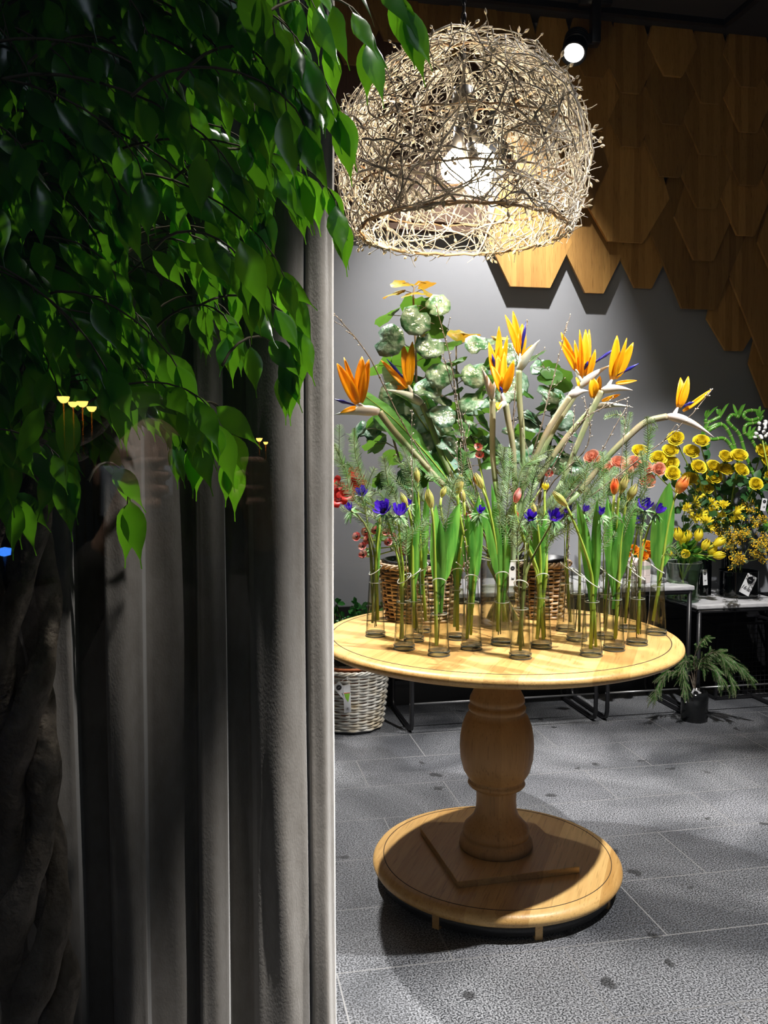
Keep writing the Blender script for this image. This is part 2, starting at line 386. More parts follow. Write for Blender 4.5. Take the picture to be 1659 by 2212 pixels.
def copy_thing(root, loc, label, rot=None, scale=None, group=None):
    r = root.copy(); COL.objects.link(r); r.location = loc; r['label'] = label
    if rot is not None: r.rotation_mode = 'QUATERNION'; r.rotation_quaternion = rot
    if scale: r.scale = (scale, scale, scale)
    for ch in list(root.children):
        c = ch.copy(); COL.objects.link(c); c.parent = r
        for g in ch.children:
            d = g.copy(); COL.objects.link(d); d.parent = c
    return r

# ------------------------------------------------------------------ room
FLOORM = mat_floor()
def quad(name, pts, m, kind='structure', thick=0):
    b = MB(); b.add([V(p) for p in pts], [(0, 1, 2, 3)]); return b.build(name, m, smooth=False, kind=kind, thick=thick)
quad('floor', [(-4, -9, 0), (6, -9, 0), (6, 6.2, 0), (-4, 6.2, 0)], FLOORM)
b = MB(); b.box(wl(-.4, 1.85, -.05), (7.4, .1, 3.7), Matrix.Rotation(WA, 3, 'Z')); b.build('wall_back', WALLM, smooth=False, kind='structure')
b = MB(); b.box((3.15, 3.2, 1.8), (.1, 5.4, 3.6)); b.build('wall_right', WALLM, smooth=False, kind='structure')
b = MB(); b.box((-3.55, 2.6, 1.8), (.1, 4.4, 3.6)); b.build('wall_left', WALLM, smooth=False, kind='structure')
b = MB(); b.box((-.2, 3.3, 3.65), (7.2, 5.0, .1)); b.build('ceiling', CEIL, smooth=False, kind='structure')
b = MB(); b.box(wl(.9, .27, .012), (6.2, .02, .54), Matrix.Rotation(WA, 3, 'Z'))
b.box(wl(.9, .40, .026), (6.2, .012, .012), Matrix.Rotation(WA, 3, 'Z')); b.box(wl(.9, .13, .03), (6.2, .03, .02), Matrix.Rotation(WA, 3, 'Z'))
b.build('baseboard_back', PANEL, smooth=False, kind='structure')
# dark timber panel above the grey wall, behind the pendant
b = MB(); M_ = Matrix.Rotation(WA, 3, 'Z')
b.box(wl(-.45, 3.05, .015), (2.0, .03, 1.1), M_); b.box(wl(-.45, 2.50, .03), (2.0, .06, .03), M_); b.box(wl(-.45, 2.545, .022), (2.0, .044, .02), M_)
b.box(wl(-.45, 2.93, .035), (2.0, .01, .02), M_)
b.build('trim_1', BROWN, smooth=False, kind='structure')
# window pane between the street and the shop
b = MB(); b.box(V((-.1, .55, 1.75)), (4.2, .010, 3.5), M_); b.build('window_1', PANE, smooth=False, kind='structure')

# ------------------------------------------------------------------ wooden shingle cladding
clad = thing('wood_cladding', 'overlapping hexagonal oak boards cladding the upper back wall above grey plaster', 'wall cladding', wl(1.2, 2.9))
def shingle(uc, zb, wb, wm, hl, hu, n0, tilt=0.03, th=.018):
    P = [(-wb / 2, 0), (wb / 2, 0), (wm / 2, hl), (wb / 2 * 1.0, hl + hu), (-wb / 2, hl + hu), (-wm / 2, hl)]
    H = hl + hu; b = MB(); vs = []
    for dn in (0, th):
        for x, z in P: vs.append(wl(uc + x, zb + z, n0 + tilt * (1 - z / H) + dn))
    k = 6; fs = [tuple(range(k)), tuple(range(k, 2 * k))[::-1]] + [(i, (i + 1) % k, (i + 1) % k + k, i + k) for i in range(k)]
    b.add(vs, fs)
    return b.build('board', BOARD, clad, smooth=False, bev=.0015)
def wpx(l, r, y): 
    u0, z0 = onwall(l, y, .04); u1, z1 = onwall(r, y, .04); return (u0 + u1) / 2, (z0 + z1) / 2, u1 - u0
def sh_px(bl, br, by, ml, mr, my, hu=.3, n0=.01, tilt=.03):
    u, z, wb = wpx(bl, br, by); um, zm, wm = wpx(ml, mr, my)
    shingle(u, z, wb, wm, zm - z, hu, n0, tilt)
# (bottom left x, bottom right x, bottom y, widest left x, widest right x, widest y)
for k, a in enumerate([(1100, 1185, 621, 1050, 1232, 520), (1261, 1300, 634, 1220, 1350, 540), (1368, 1404, 623, 1330, 1424, 562),
          (1564, 1600, 758, 1500, 1616, 690), (1651, 1690, 881, 1608, 1720, 787), (1700, 1740, 960, 1640, 1780, 870)]):
    sh_px(*a, hu=.42, n0=.012, tilt=.03)
for a in [(1304, 1379, 527, 1250, 1440, 428), (1463, 1532, 670, 1394, 1599, 506), (1639, 1712, 790, 1565, 1790, 600)]:
    sh_px(*a, hu=.50, n0=.04, tilt=.035)
for a in [(1484, 1525, 568, 1440, 1560, 476), (1576, 1612, 515, 1542, 1648, 431), (1490, 1529, 457, 1457, 1566, 378), (1411, 1454, 390, 1379, 1484, 313),
          (1330, 1368, 326, 1296, 1402, 246), (1582, 1616, 408, 1543, 1650, 325), (1496, 1533, 343, 1462, 1567, 265), (1417, 1454, 278, 1380, 1487, 200),
          (1330, 1368, 212, 1296, 1404, 140), (1500, 1537, 234, 1464, 1570, 160), (1582, 1618, 295, 1547, 1650, 222), (1421, 1458, 176, 1384, 1490, 106),
          (1584, 1617, 199, 1548, 1652, 130), (1250, 1290, 292, 1214, 1324, 214), (1250, 1290, 178, 1214, 1322, 104), (1666, 1700, 360, 1630, 1735, 285),
          (1666, 1700, 480, 1630, 1735, 400), (1666, 1700, 250, 1630, 1735, 180), (1660, 1700, 620, 1625, 1740, 530)]:
    sh_px(*a, hu=.30, n0=.052, tilt=.045)
for a in [(1205, 1260, 455, 1160, 1305, 360), (1120, 1180, 395, 1080, 1220, 300), (1165, 1210, 250, 1130, 1245, 170), (1080, 1120, 190, 1045, 1158, 110),
          (995, 1035, 145, 960, 1075, 60), (910, 950, 190, 875, 990, 110), (740, 778, 151, 705, 815, 70), (825, 865, 100, 790, 900, 20)]:
    sh_px(*a, hu=.34, n0=.045, tilt=.045)

# ceiling track and spotlight
tr = thing('track_rail', 'black rectangular spotlight track running under the dark ceiling', 'track', (1.8, 4.75, 3.59))
def railbox(p, q, mm=BLACK):
    p = V(p); q = V(q); d = q - p; b = MB(); b.box((p + q) / 2, (d.length, .035, .03), Matrix.Rotation(math.atan2(d.y, d.x), 3, 'Z')); return b.build('rail', mm, tr, smooth=False)
c0 = onz(1567, 52, 3.585); c1 = V((c0.x, c0.y, c0.z)) - WE * 3.2; c2 = c0 + WN * 2.2
railbox(c0, c1); railbox(c0, c2)
sp = thing('track_spotlight', 'round black track spotlight lit beside the twig pendant under the ceiling', 'spotlight', at(1280, 40, 4.5))
hd = at(1243, 100, 4.5); ax = (V((.2, 2.6, .9)) - hd).normalized(); Mq = ax.to_track_quat('Z', 'Y').to_matrix()
b = MB(); b.lathe([(.002, -.09), (.05, -.09), (.056, -.08), (.056, .055), (.062, .06), (.062, .075), (.055, .078), (.052, .062), (.002, .060)], 28, hd, Mq)
for i in range(4): b.lathe([(.056, -.07 + i * .018), (.062, -.068 + i * .018), (.062, -.060 + i * .018), (.056, -.058 + i * .018)], 28, hd, Mq)
b.build('head', BLACK, sp)
b = MB(); b.lathe([(.002, .066), (.045, .064), (.05, .061)], 28, hd, Mq); b.build('lens', LENS, sp)
ar = at(1285, 75, 4.5); b = MB(); b.box(ar + V((0, 0, .05)), (.045, .07, .20)); b.box((ar + hd) / 2 + V((0, 0, .0)), (.09, .03, .05)); b.build('arm', BLACK, sp, bev=.004)
tp = at(1285, 20, 4.5); b = MB(); b.tube([ar + V((0, 0, .1)), V((ar.x, ar.y, 3.58))], .018, 10); b.box(V((ar.x, ar.y, 3.57)), (.16, .04, .04)); b.build('adapter', BLACK, sp)

# ------------------------------------------------------------------ twig pendant
PC = at(1000, 330, 2.6); PC = V((PC.x, 2.6, PC.z - .01)); PR = .350; PH = .298
ZR = at(1000, 500, 2.6).z
pend = thing('pendant_lamp', 'dome pendant lamp woven of pale budded twigs, hanging over the round table', 'lamp', V((PC.x, 2.6, PC.z + PH)))
def dome(th, z, dr=0.0):
    h = (z - PC.z); 
    rr = PR * math.sqrt(max(0.003, 1 - min(1.0, h / PH) ** 2))
    if h < 0: rr = PR - (PR - .305) * (h / (ZR - PC.z)) ** 2
    rr += dr * max(.25, rr / PR); return V((PC.x + rr * math.cos(th), 2.6 + rr * math.sin(th), z + (dr * .8 if h > .2 else 0)))
b = MB(); bb = MB(); hb = MB()
def shadetwig(mb, th, z, hd_, L, r0, dr):
    pts = []; step = .022; n = max(3, int(L / step)); h = hd_
    for i in range(n + 1):
        z = max(ZR - .008, min(PC.z + PH - .004, z)); pts.append(dome(th, z, dr + rnd(-.003, .003)))
        rr = max(.06, PR * math.sqrt(max(.001, 1 - ((z - PC.z) / PR) ** 2))); h += rnd(-.33, .33)
        th += step * math.cos(h) / rr; z += step * math.sin(h) * max(.3, rr / PR)
        if z <= ZR or z >= PC.z + PH - .005: h = -h
        dr += rnd(-.006, .006); dr = max(-.05, min(.03, dr))
    mb.tube(pts, [r0 * (1 - .55 * i / len(pts)) for i in range(len(pts))], 4 if r0 < .003 else 5, cap=False)
    return pts
random.seed(11); BUDS = []
for i in range(950):
    s = rnd(-1, 1); z = PC.z + PH * s * .999
    if z < ZR + .07 and random.random() < .62: z = ZR + rnd(.08, .4)
    z = max(ZR, z); th = rnd(0, 2 * PI); thick = random.random()
    pts = shadetwig(b, th, z, rnd(0, 2 * PI), rnd(.10, .34), rnd(.0016, .0030) if thick < .85 else rnd(.003, .0048), rnd(-.028, .016))
    for p in pts[2::4]:
        if random.random() < .75:
            out = (p - V((PC.x, 2.6, PC.z))).normalized(); d = (rv() + out * .55).normalized(); e = p + d * rnd(.018, .045)
            b.tube([p, (p + e) / 2 + rv(.003), e], [.0015, .0013, .001], 4, cap=False)
            if random.random() < .34: BUDS.append((e - d * .002, d, rnd(.0035, .0065), rnd(.012, .022)))
b.build('shade', NEST, pend); BUDS.sort(key=lambda q: q[0].y)
for q in BUDS[:100]:
    bb = MB(); bb.blob(*q, 6, 4, .7); bb.build('bud', NBUD, pend)
bb = MB()
for q in BUDS[100:]: bb.blob(*q, 6, 4, .7)
bb.build('buds', NBUD, pend, kind='stuff')
for z_, r_ in ((ZR, .0045), (ZR + .10, .003), (PC.z + .02, .003), (PC.z + .22, .003)):
    hb.tube([dome(2 * PI * i / 60, z_, -.01 + .004 * math.sin(i * 1.7)) + V((0, 0, .003 * math.sin(i * 2.3))) for i in range(61)], r_, 5, cap=False)
hb.tube([dome(2 * PI * i / 60, ZR, -.004 + .006 * math.sin(i * .7 + 1)) + V((0, 0, .004 * math.sin(i * 1.3 + 2))) for i in range(61)], .003, 5, cap=False)
hb.build('hoop', WICK, pend)
b = MB(); top = V((PC.x, 2.6, PC.z + PH - .02)); z = top.z; i = 0
while z < 3.60:
    M = Matrix.Rotation(PI / 2 * (i % 2) + .3, 3, 'Z'); pts = [V((top.x, top.y, z + .012)) + M @ V((.0065 * math.cos(a), 0, .016 * math.sin(a))) for a in [2 * PI * k / 10 for k in range(11)]]
    b.tube(pts, .0019, 5, cap=False); z += .0245; i += 1
b.build('chain', BLACK, pend)
b = MB(); b.tube([V((PC.x, 2.6, 3.6)), V((PC.x + .004, 2.603, 3.0)), V((PC.x, 2.6, top.z)), V((PC.x, 2.6, PC.z + .16))], .0035, 6); b.lathe([(.001, .20), (.03, .19), (.034, .14), (.03, .12), (.001, .12)], 16, (PC.x, 2.6, PC.z)); b.build('cord', BLACK, pend)
lamp('POINT', 'pendant_bulb_light', (PC.x + .015, 2.57, PC.z - .04), None, 22, (1.0, .78, .48), shadow_soft_size=.04)
for k, (x, y, Y) in enumerate([(982, 362, 2.63), (1041, 352, 2.60), (1030, 388, 2.53)]):
    c = at(x, y, Y); up = (V((PC.x, 2.6, PC.z + .17)) - c).normalized(); M = up.to_track_quat('Z', 'Y').to_matrix()
    so = MB(); so.tube([c + up * .045, c + up * .11], .016, 12); so.tube([c + up * .11, V((PC.x, 2.6, PC.z + .15))], .005, 8); s_ = so.build('socket', BLACK, pend)
    bu = MB(); bu.lathe([(.001, -.044), (.018, -.041), (.033, -.028), (.041, -.006), (.038, .016), (.024, .038), (.015, .05)], 18, c, M); bu.build('bulb', BULB, s_)

# ------------------------------------------------------------------ pedestal table
TC = V((.353, 2.70, 0)); TZ = .785; TR = .552
tab = thing('round_table', 'round oak pedestal table on a disc base carrying the bud vases', 'table', TC)
b = MB(); b.lathe([(.001, TZ), (TR - .052, TZ), (TR - .02, TZ - .001), (TR - .008, TZ - .004), (TR - .001, TZ - .011), (TR, TZ - .018), (TR - .005, TZ - .026), (TR - .012, TZ - .030), (TR - .03, TZ - .032),
    (TR - .034, TZ - .038), (.001, TZ - .038)], 128, TC); b.build('tabletop', OAK, tab)
def ring(r, z, w_=.0022):
    b = MB(); b.lathe([(r - w_ / 2, z + .0004), (r + w_ / 2, z + .0004), (r + w_ / 2, z - .002), (r - w_ / 2, z - .002)], 128, TC, close=True); return b
ring(TR - .038, TZ, .0026).build('edge_groove', GROOVE, tab)
prof = [(.001, TZ - .035), (.060, TZ - .035), (.060, .67), (.064, .635), (.074, .605), (.084, .585), (.086, .572), (.080, .566), (.086, .560), (.090, .553), (.088, .544), (.084, .540),
        (.096, .525), (.108, .495), (.114, .46), (.1155, .43), (.113, .39), (.103, .352), (.088, .328), (.083, .324), (.088, .318), (.090, .310), (.084, .303), (.066, .299), (.063, .288),
        (.062, .255), (.064, .228), (.072, .205), (.088, .186), (.100, .174), (.105, .160), (.104, .148), (.100, .145), (.108, .139), (.114, .128), (.115, .113), (.111, .106), (.001, .106)]
b = MB(); b.lathe(prof, 64, TC); b.build('pedestal', OAKV, tab)
b = MB(); b.box(TC + V((0, 0, .0955)), (.385, .385, .021), Matrix.Rotation(R_(14), 3, 'Z')); b.build('square_plinth', OAKV if False else OAK, tab, smooth=False, bev=.002)
BR = .388
b = MB(); b.lathe([(.001, .085), (BR - .045, .085), (BR - .02, .084), (BR - .008, .079), (BR - .001, .069), (BR, .060), (BR - .006, .050), (BR - .014, .045), (BR - .03, .044), (.001, .044)], 128, TC); b.build('base_disc', OAK, tab)
ring(BR - .034, .085).build('base_groove', GROOVE, tab)
b = MB(); b.lathe([(.001, .046), (BR - .028, .046), (BR - .028, .012), (.001, .012)], 96, TC); b.build('base_gap_shade', PANEL, tab)  # black drum standing in for the shade in the gap under the disc
for a in (-125, -78, -30, 40, 110, 180):
    b = MB(); b.box(TC + V((math.cos(R_(a)), math.sin(R_(a)), 0)) * (BR - .034) + V((0, 0, .022)), (.016, .022, .044), Matrix.Rotation(R_(a), 3, 'Z')); b.build('foot', OAK, tab, smooth=False)

# ------------------------------------------------------------------ curtain
random.seed(3)
def curtain_obj():
    # (px position at mid height, fold depth towards the street)
    keys = [(-60, .00), (20, .05), (60, .0), (100, .015), (150, .05), (197, .048), (204, -.03), (255, -.035), (265, .05), (300, .06), (331, .045), (336, .0), (395, .01), (430, -.03), (438, .045), (465, .058),
            (489, .04), (494, -.05), (542, -.055), (550, .04), (600, .075), (655, .05), (662, .01), (668, .045), (695, .058), (716, .035), (724, .005), (712, -.03), (690, -.045)]
    NZ = 60; b = MB(); vs = []; cols = []
    pk = []
    for i in range(len(keys) - 1):
        for k in range(5): 
            t = k / 5; s_ = t * t * (3 - 2 * t); pk.append((keys[i][0] + (keys[i + 1][0] - keys[i][0]) * t, keys[i][1] + (keys[i + 1][1] - keys[i][1]) * s_))
    pk.append(keys[-1]); n = len(pk)
    for iz in range(NZ + 1):
        z = .02 + 3.55 * iz / NZ
        for px, d in pk:
            x = px
            # the broad fold narrows towards the top
            if 548 <= px <= 664: x = px + (664 - px) * .0 - (px - 548) * 0.0 + max(0, (z - 1.2)) * 34 * math.sin(PI * (px - 540) / 124)
            x += 4 * math.sin(z * 1.7 + px * .013) 
            d2 = d * (1 + .18 * math.sin(z * 2.1 + px * .02)) + .003 * math.sin(z * 9 + px * .09)
            q = at(x, 1106, 1.75); q = V((q.x, 1.765 + .2 * q.x, z)) + WN * d2
            vs.append(q)
    fs = [(i * n + j, i * n + j + 1, (i + 1) * n + j + 1, (i + 1) * n + j) for i in range(NZ) for j in range(n - 1)]
    b.add(vs, fs); o = b.build('curtain', CURT)
    tag(o, 'long taupe velvet curtain hanging in heavy folds behind the fig tree', 'curtain'); return o
curtain_obj()

# ------------------------------------------------------------------ fig tree in the window
random.seed(21)
fig = thing('fig_tree', 'weeping fig tree with braided trunk and drooping glossy leaves before the curtain', 'tree', at(40, 1106, 1.32) * V((1, 1, 0)) if False else V((-.55, 1.32, 0)))
TX, TY = -.555, 1.33
for k in range(4):
    pts = []; rs = []
    for i in range(60):
        z = .12 + i * .0195; a = k * PI / 2 + z * 7.2; r = .034 + .007 * math.sin(z * 11 + k)
        pts.append(V((TX + r * math.cos(a) + .006 * math.sin(z * 19 + k * 2), TY + r * math.sin(a), z + .006 * math.sin(z * 15 + k)))); rs.append((.025 + .005 * math.sin(z * 23 + k * 1.7) + .003 * math.sin(z * 61 + k)) * (1.1 - .25 * z))
    # each stem leaves the braid as a bough
    ends = [(235, 870, 1.30, 250, 560), (205, 930, 1.42, 330, 700), (60, 800, 1.25, 60, 420), (130, 700, 1.38, 160, 300)][k]
    e1 = at(ends[0], ends[1], ends[2]); e2 = at(ends[3], ends[4], ends[2])
    ext = bez(pts[-1], pts[-1] + V((.02, 0, .10)), e1 - V((0, 0, .08)), e1, 10)[1:] + bez(e1, e1 + V((0, 0, .08)), e2 - V((.02, 0, .08)), e2, 10)[1:]
    r_end = rs[-1]
    pts += ext; rs += [r_end * (.85 - .7 * i / len(ext)) for i in range(len(ext))]
    b = MB(); b.tube(pts, rs, 14); b.build('trunk_stem', TRUNK, fig)
b = MB(); lv = MB()
def figleaf(p, d, L, face):
    d = V(d).normalized(); side = d.cross(face)
    if side.length < .05: side = d.orthogonal()
    side.normalize(); nn = side.cross(d).normalized()
    n = 8; pts = []; ws = []; curl = rnd(-.5, .8)
    for i in range(n + 1):
        t = i / n; pts.append(p + d * (L * t) + nn * (L * (-.10 * curl * math.sin(PI * t)) ) + V((0, 0, -L * .16 * t * t)))
        w_ = (math.sin(PI * min(1, (t / .84)) ** .85) if t < .84 else 0) * L * .215; ws.append(max(w_, L * .010 if t > .05 else L * .008))
    lv.ribbon(pts, side, ws, rnd(.1, .45), nc=1, wave=rnd(0, .16))
def inpoly(x, y, P):
    c = False; j = len(P) - 1
    for i in range(len(P)):
        if (P[i][1] > y) != (P[j][1] > y) and x < (P[j][0] - P[i][0]) * (y - P[i][1]) / (P[j][1] - P[i][1]) + P[i][0]: c = not c
        j = i
    return c
FP = [(-260, -320), (740, -320), (705, 0), (720, 180), (690, 330), (650, 480), (620, 600), (580, 760), (545, 850), (520, 900), (440, 950), (330, 960), (240, 940), (180, 1010), (60, 1080), (-260, 1120)]
def twiglet(end, Y, nleaf, base=None, Ls=(.045, .078)):
    if base is None:
        base = V((end.x - rnd(.10, .26), Y + rnd(-.05, .03), end.z + rnd(-.02, .16)))
        if base.x < TX: base.x = TX + rnd(-.1, .1)
    mid = (base + end) / 2 + V((rnd(-.02, .04), 0, rnd(.03, .08)))
    pts = bez(base, base * .4 + mid * .6 + V((0, 0, .03)), mid * .4 + end * .6 + V((.02, 0, .03)), end, 9)
    b.tube(pts, [.0022 - .0013 * i / 9 for i in range(10)], 4, cap=False)
    for i in range(nleaf):
        t = .25 + .75 * (i + .5) / nleaf; k = t * 9; i0 = min(8, int(k)); p = pts[i0].lerp(pts[i0 + 1], k - i0)
        tdir = (pts[i0 + 1] - pts[i0]).normalized()
        sgn = 1 if i % 2 else -1
        d = tdir * .55 + V((rnd(-.3, .45), rnd(-.45, .45), -rnd(.35, 1.0))) + V((0, sgn * .3, 0))
        face = V((rnd(-.5, .5), -1, rnd(.0, .9)))
        pe = p + d.normalized() * rnd(.008, .015); b.tube([p, pe], .0008, 3, cap=False)
        figleaf(pe, d, rnd(*Ls), face)
    figleaf(end, (end - pts[-2]).normalized() + V((0, 0, -.6)), rnd(*Ls), V((rnd(-.3, .3), -1, .4)))
cnt = 0
while cnt < 330:
    x, y = rnd(-260, 740), rnd(-320, 1110)
    if not inpoly(x, y, FP): continue
    Y = rnd(1.02, 1.50); 
    if x > 560 and Y > 1.45: Y = rnd(1.1, 1.4)
    if x > 420 and y > 640 and random.random() < .3: continue
    twiglet(at(x, y, Y), Y, random.randint(6, 9)); cnt += 1
# branches the photo shows clearly against the curtain and the lamp
for pl, Y, n in [([(560, 40), (680, 90), (790, 90)], 1.12, 5), ([(590, -40), (700, -10), (880, 20)], 1.05, 5), ([(500, 170), (620, 200), (735, 250)], 1.15, 5), ([(450, 330), (600, 420), (735, 470)], 1.2, 8),
                 ([(430, 660), (560, 700), (640, 740)], 1.22, 6), ([(500, 600), (600, 640), (650, 720)], 1.25, 6), ([(240, 900), (340, 910), (420, 960)], 1.1, 6), ([(190, 1040), (230, 1060), (275, 1090)], 1.08, 3),
                 ([(480, 790), (560, 790), (620, 800)], 1.2, 4), ([(400, 900), (460, 960), (495, 990)], 1.15, 4), ([(40, 960), (80, 990), (120, 1010)], 1.05, 5)]:
    P = [at(q[0], q[1], Y + .05 * k) for k, q in enumerate(pl)]
    twiglet(P[2], Y, n, base=P[0], Ls=(.058, .082))
figleaf(at(430, 330, .95), V((.02, 0, -1)), .062, V((.1, -1, .3)))
figleaf(at(520, 520, 1.05), V((.35, 0, -.9)), .085, V((.1, -1, .6)))
figleaf(at(150, 880, .90), V((-.1, 0, -1)), .060, V((.1, -1, -.3))); figleaf(at(90, 880, .92), V((-.5, 0, -.8)), .060, V((.1, -1, .6)))
b.build('twigs', FTWIG, fig); lv.build('foliage', FIG, fig)
pot = thing('planter', 'dark round planter holding the weeping fig in the window', 'planter', V((TX + .05, TY + .02, 0)))
b = MB(); b.lathe([(.001, .0), (.15, 0), (.175, .02), (.20, .20), (.205, .222), (.196, .224), (.188, .205), (.001, .195)], 48, (TX + .05, TY + .02, 0)); b.build('bowl', mat('dark_purple_glaze', (.03, .02, .05), .35), pot)
b = MB(); b.lathe([(.001, .200), (.187, .198)], 32, (TX + .05, TY + .02, 0)); b.build('soil', SOIL, pot)

# ------------------------------------------------------------------ flower parts
def frame(ax, roll=0): return V(ax).to_track_quat('Z', 'Y').to_matrix() @ Matrix.Rotation(roll, 3, 'Z')
def tulip_bloom(mb, c, ax, R0=.016, H=.05, op=0.0, roll=None):
    M = frame(ax, rnd(0, 6) if roll is None else roll)
    for lay in range(2):
        for k in range(3):
            mb.petal(c, M, 2 * PI * k / 3 + lay * PI / 3, .68, lambda t, s, l=lay: R0 * (.96 + .08 * l) * (math.sin(PI * min(.98, .12 + .62 * t)) * (1 - (.72 - op) * t ** 3) + .04) - R0 * .06 * s * s,
                     lambda t, s: H * t, lambda t: max(.03, (1 - t ** 2.6)) * (.6 + .9 * t if t < .45 else 1.0), nt=7)
def anemone_bloom(mb, dk, col, c, ax, R0=.020, op=.7):
    R0 *= 1.3
    M = frame(ax, rnd(0, 6))
    for k in range(10):
        l = k % 2; mb.petal(c, M, 2 * PI * k / 10 + rnd(-.1, .1), .42, lambda t, s, l=l: R0 * (t ** .7) * (op + .25 * l) + .002, lambda t, s, l=l: R0 * (1.25 - .35 * op) * (t ** 1.5) + .002 * l + .0015 * s * s,
                            lambda t: math.sin(PI * (.12 + .76 * t)) ** .6, nt=5)
    dk.blob(c + M @ V((0, 0, .001)), M @ V((0, 0, 1)), R0 * .32, R0 * .45, 10, 5)
    for k in range(26):
        a = rnd(0, 6.28); d = M @ V((math.cos(a), math.sin(a), rnd(-.55, .1))); p = c - M @ V((0, 0, .006)); L = rnd(.018, .036)
        col.ribbon([p, p + d * L * .5, p + d * L + V((0, 0, -.004))], M @ V((-math.sin(a), math.cos(a), .3)), [.0012, .0034, .0006], .3, nc=1)
def rose_bloom(mb, c, ax, R0=.024, n=30):
    M = frame(ax, rnd(0, 6))
    for k in range(n):
        q = (k + 1) / n; rr = R0 * (.12 + .88 * q ** .8)
        mb.petal(c, M, k * 2.3999, .62 + .35 * (1 - q), lambda t, s, q=q, rr=rr: rr * (.30 + .70 * t ** .55) + (R0 * .22 * q * max(0, t - .75) * 4 * .35),
                 lambda t, s, q=q: R0 * (1.05 * t ** (1.0) * (1.15 - .45 * q)) - R0 * .18 * q * (max(0, t - .7) * 3) ** 2 - R0 * .10 * s * s, lambda t: .8 + .3 * t - .5 * max(0, t - .7), nt=5)
def stemtube(name, pts, r, parent, m=STEM): 
    b = MB(); b.tube(pts, r, 8); return b.build(name, m, parent)
def sprig(mb, mbs, pts, L=.022, dens=.0030, taper=True, up=.55):
    tot = sum((pts[i + 1] - pts[i]).length for i in range(len(pts) - 1)); n = int(tot / dens); mbs.tube(pts, .0011, 4, cap=False)
    ref = (pts[-1] - pts[0]).cross(V((rnd(-.4, .4), 1, rnd(-.4, .4)))).normalized()
    for i in range(n):
        k = i / n * (len(pts) - 1); j = int(k); p = pts[j].lerp(pts[j + 1], k - j); t = (pts[j + 1] - pts[j]).normalized()
        f = i / n; l = L * (math.sin(PI * (.12 + .86 * f)) ** .6); s_ = ref if i % 2 else -ref
        d = (t * up + s_ + rv(.12)).normalized(); e = p + d * l; wd = t.cross(d).cross(d).normalized() * .0013
        mb.add([p - wd, p + wd, e + wd * .3 + t * l * .12, e - wd * .3 + t * l * .12], [(0, 1, 2, 3)])

# ------------------------------------------------------------------ bud vases on the table
VH = .215
vases = [ # base px, py, rim yaw deg, water, label
    (811, 1374, 20, .165, 'slim clear bud vase at the far left of the round table top'),
    (873, 1402, 30, .135, 'slim clear bud vase near the left front, holding two open violet anemones'),
    (894, 1384, 10, .120, 'slim clear bud vase half hidden just behind the vase with two open violet anemones'),
    (911, 1364, 40, .15, 'slim clear bud vase standing directly before the left brown wicker basket'),
    (948, 1415, -95, .115, 'slim clear bud vase at the front left with a broad arching tulip leaf'),
    (986, 1380, -80, .15, 'slim clear bud vase behind and left of the one with a pale green anemone collar'),
    (1018, 1402, -100, .135, 'slim clear bud vase left of centre, holding a dark anemone with large green collar'),
    (1083, 1392, -90, .125, 'slim clear bud vase in the middle, in front of the large glass jar'),
    (1124, 1421, -110, .135, 'slim clear bud vase standing nearest the front edge of the table'),
    (1169, 1398, -85, .145, 'slim clear bud vase just right of and behind the frontmost vase'),
    (1222, 1362, 165, .15, 'slim clear bud vase at the back, left of three close together before the bench'),
    (1246, 1383, 160, .14, 'slim clear bud vase between the right basket and the long drooping tulip bud'),
    (1277, 1416, 160, .15, 'slim clear bud vase at the front right with a tulip bud bending far left'),
    (1306, 1378, 165, .135, 'slim clear bud vase at the right, half hidden behind the vase with twin tulips'),
    (1326, 1404, 170, .145, 'slim clear bud vase on the right holding twin olive green tulip buds'),
    (1357, 1362, 165, .16, 'slim clear bud vase at the right rear, before the white pot on the bench'),
    (1376, 1392, 165, .135, 'slim clear bud vase on the right with two deep violet anemones and a dark stem'),
    (1418, 1370, 165, .15, 'slim clear bud vase at the far right edge with one broad tulip leaf')]
VP = []
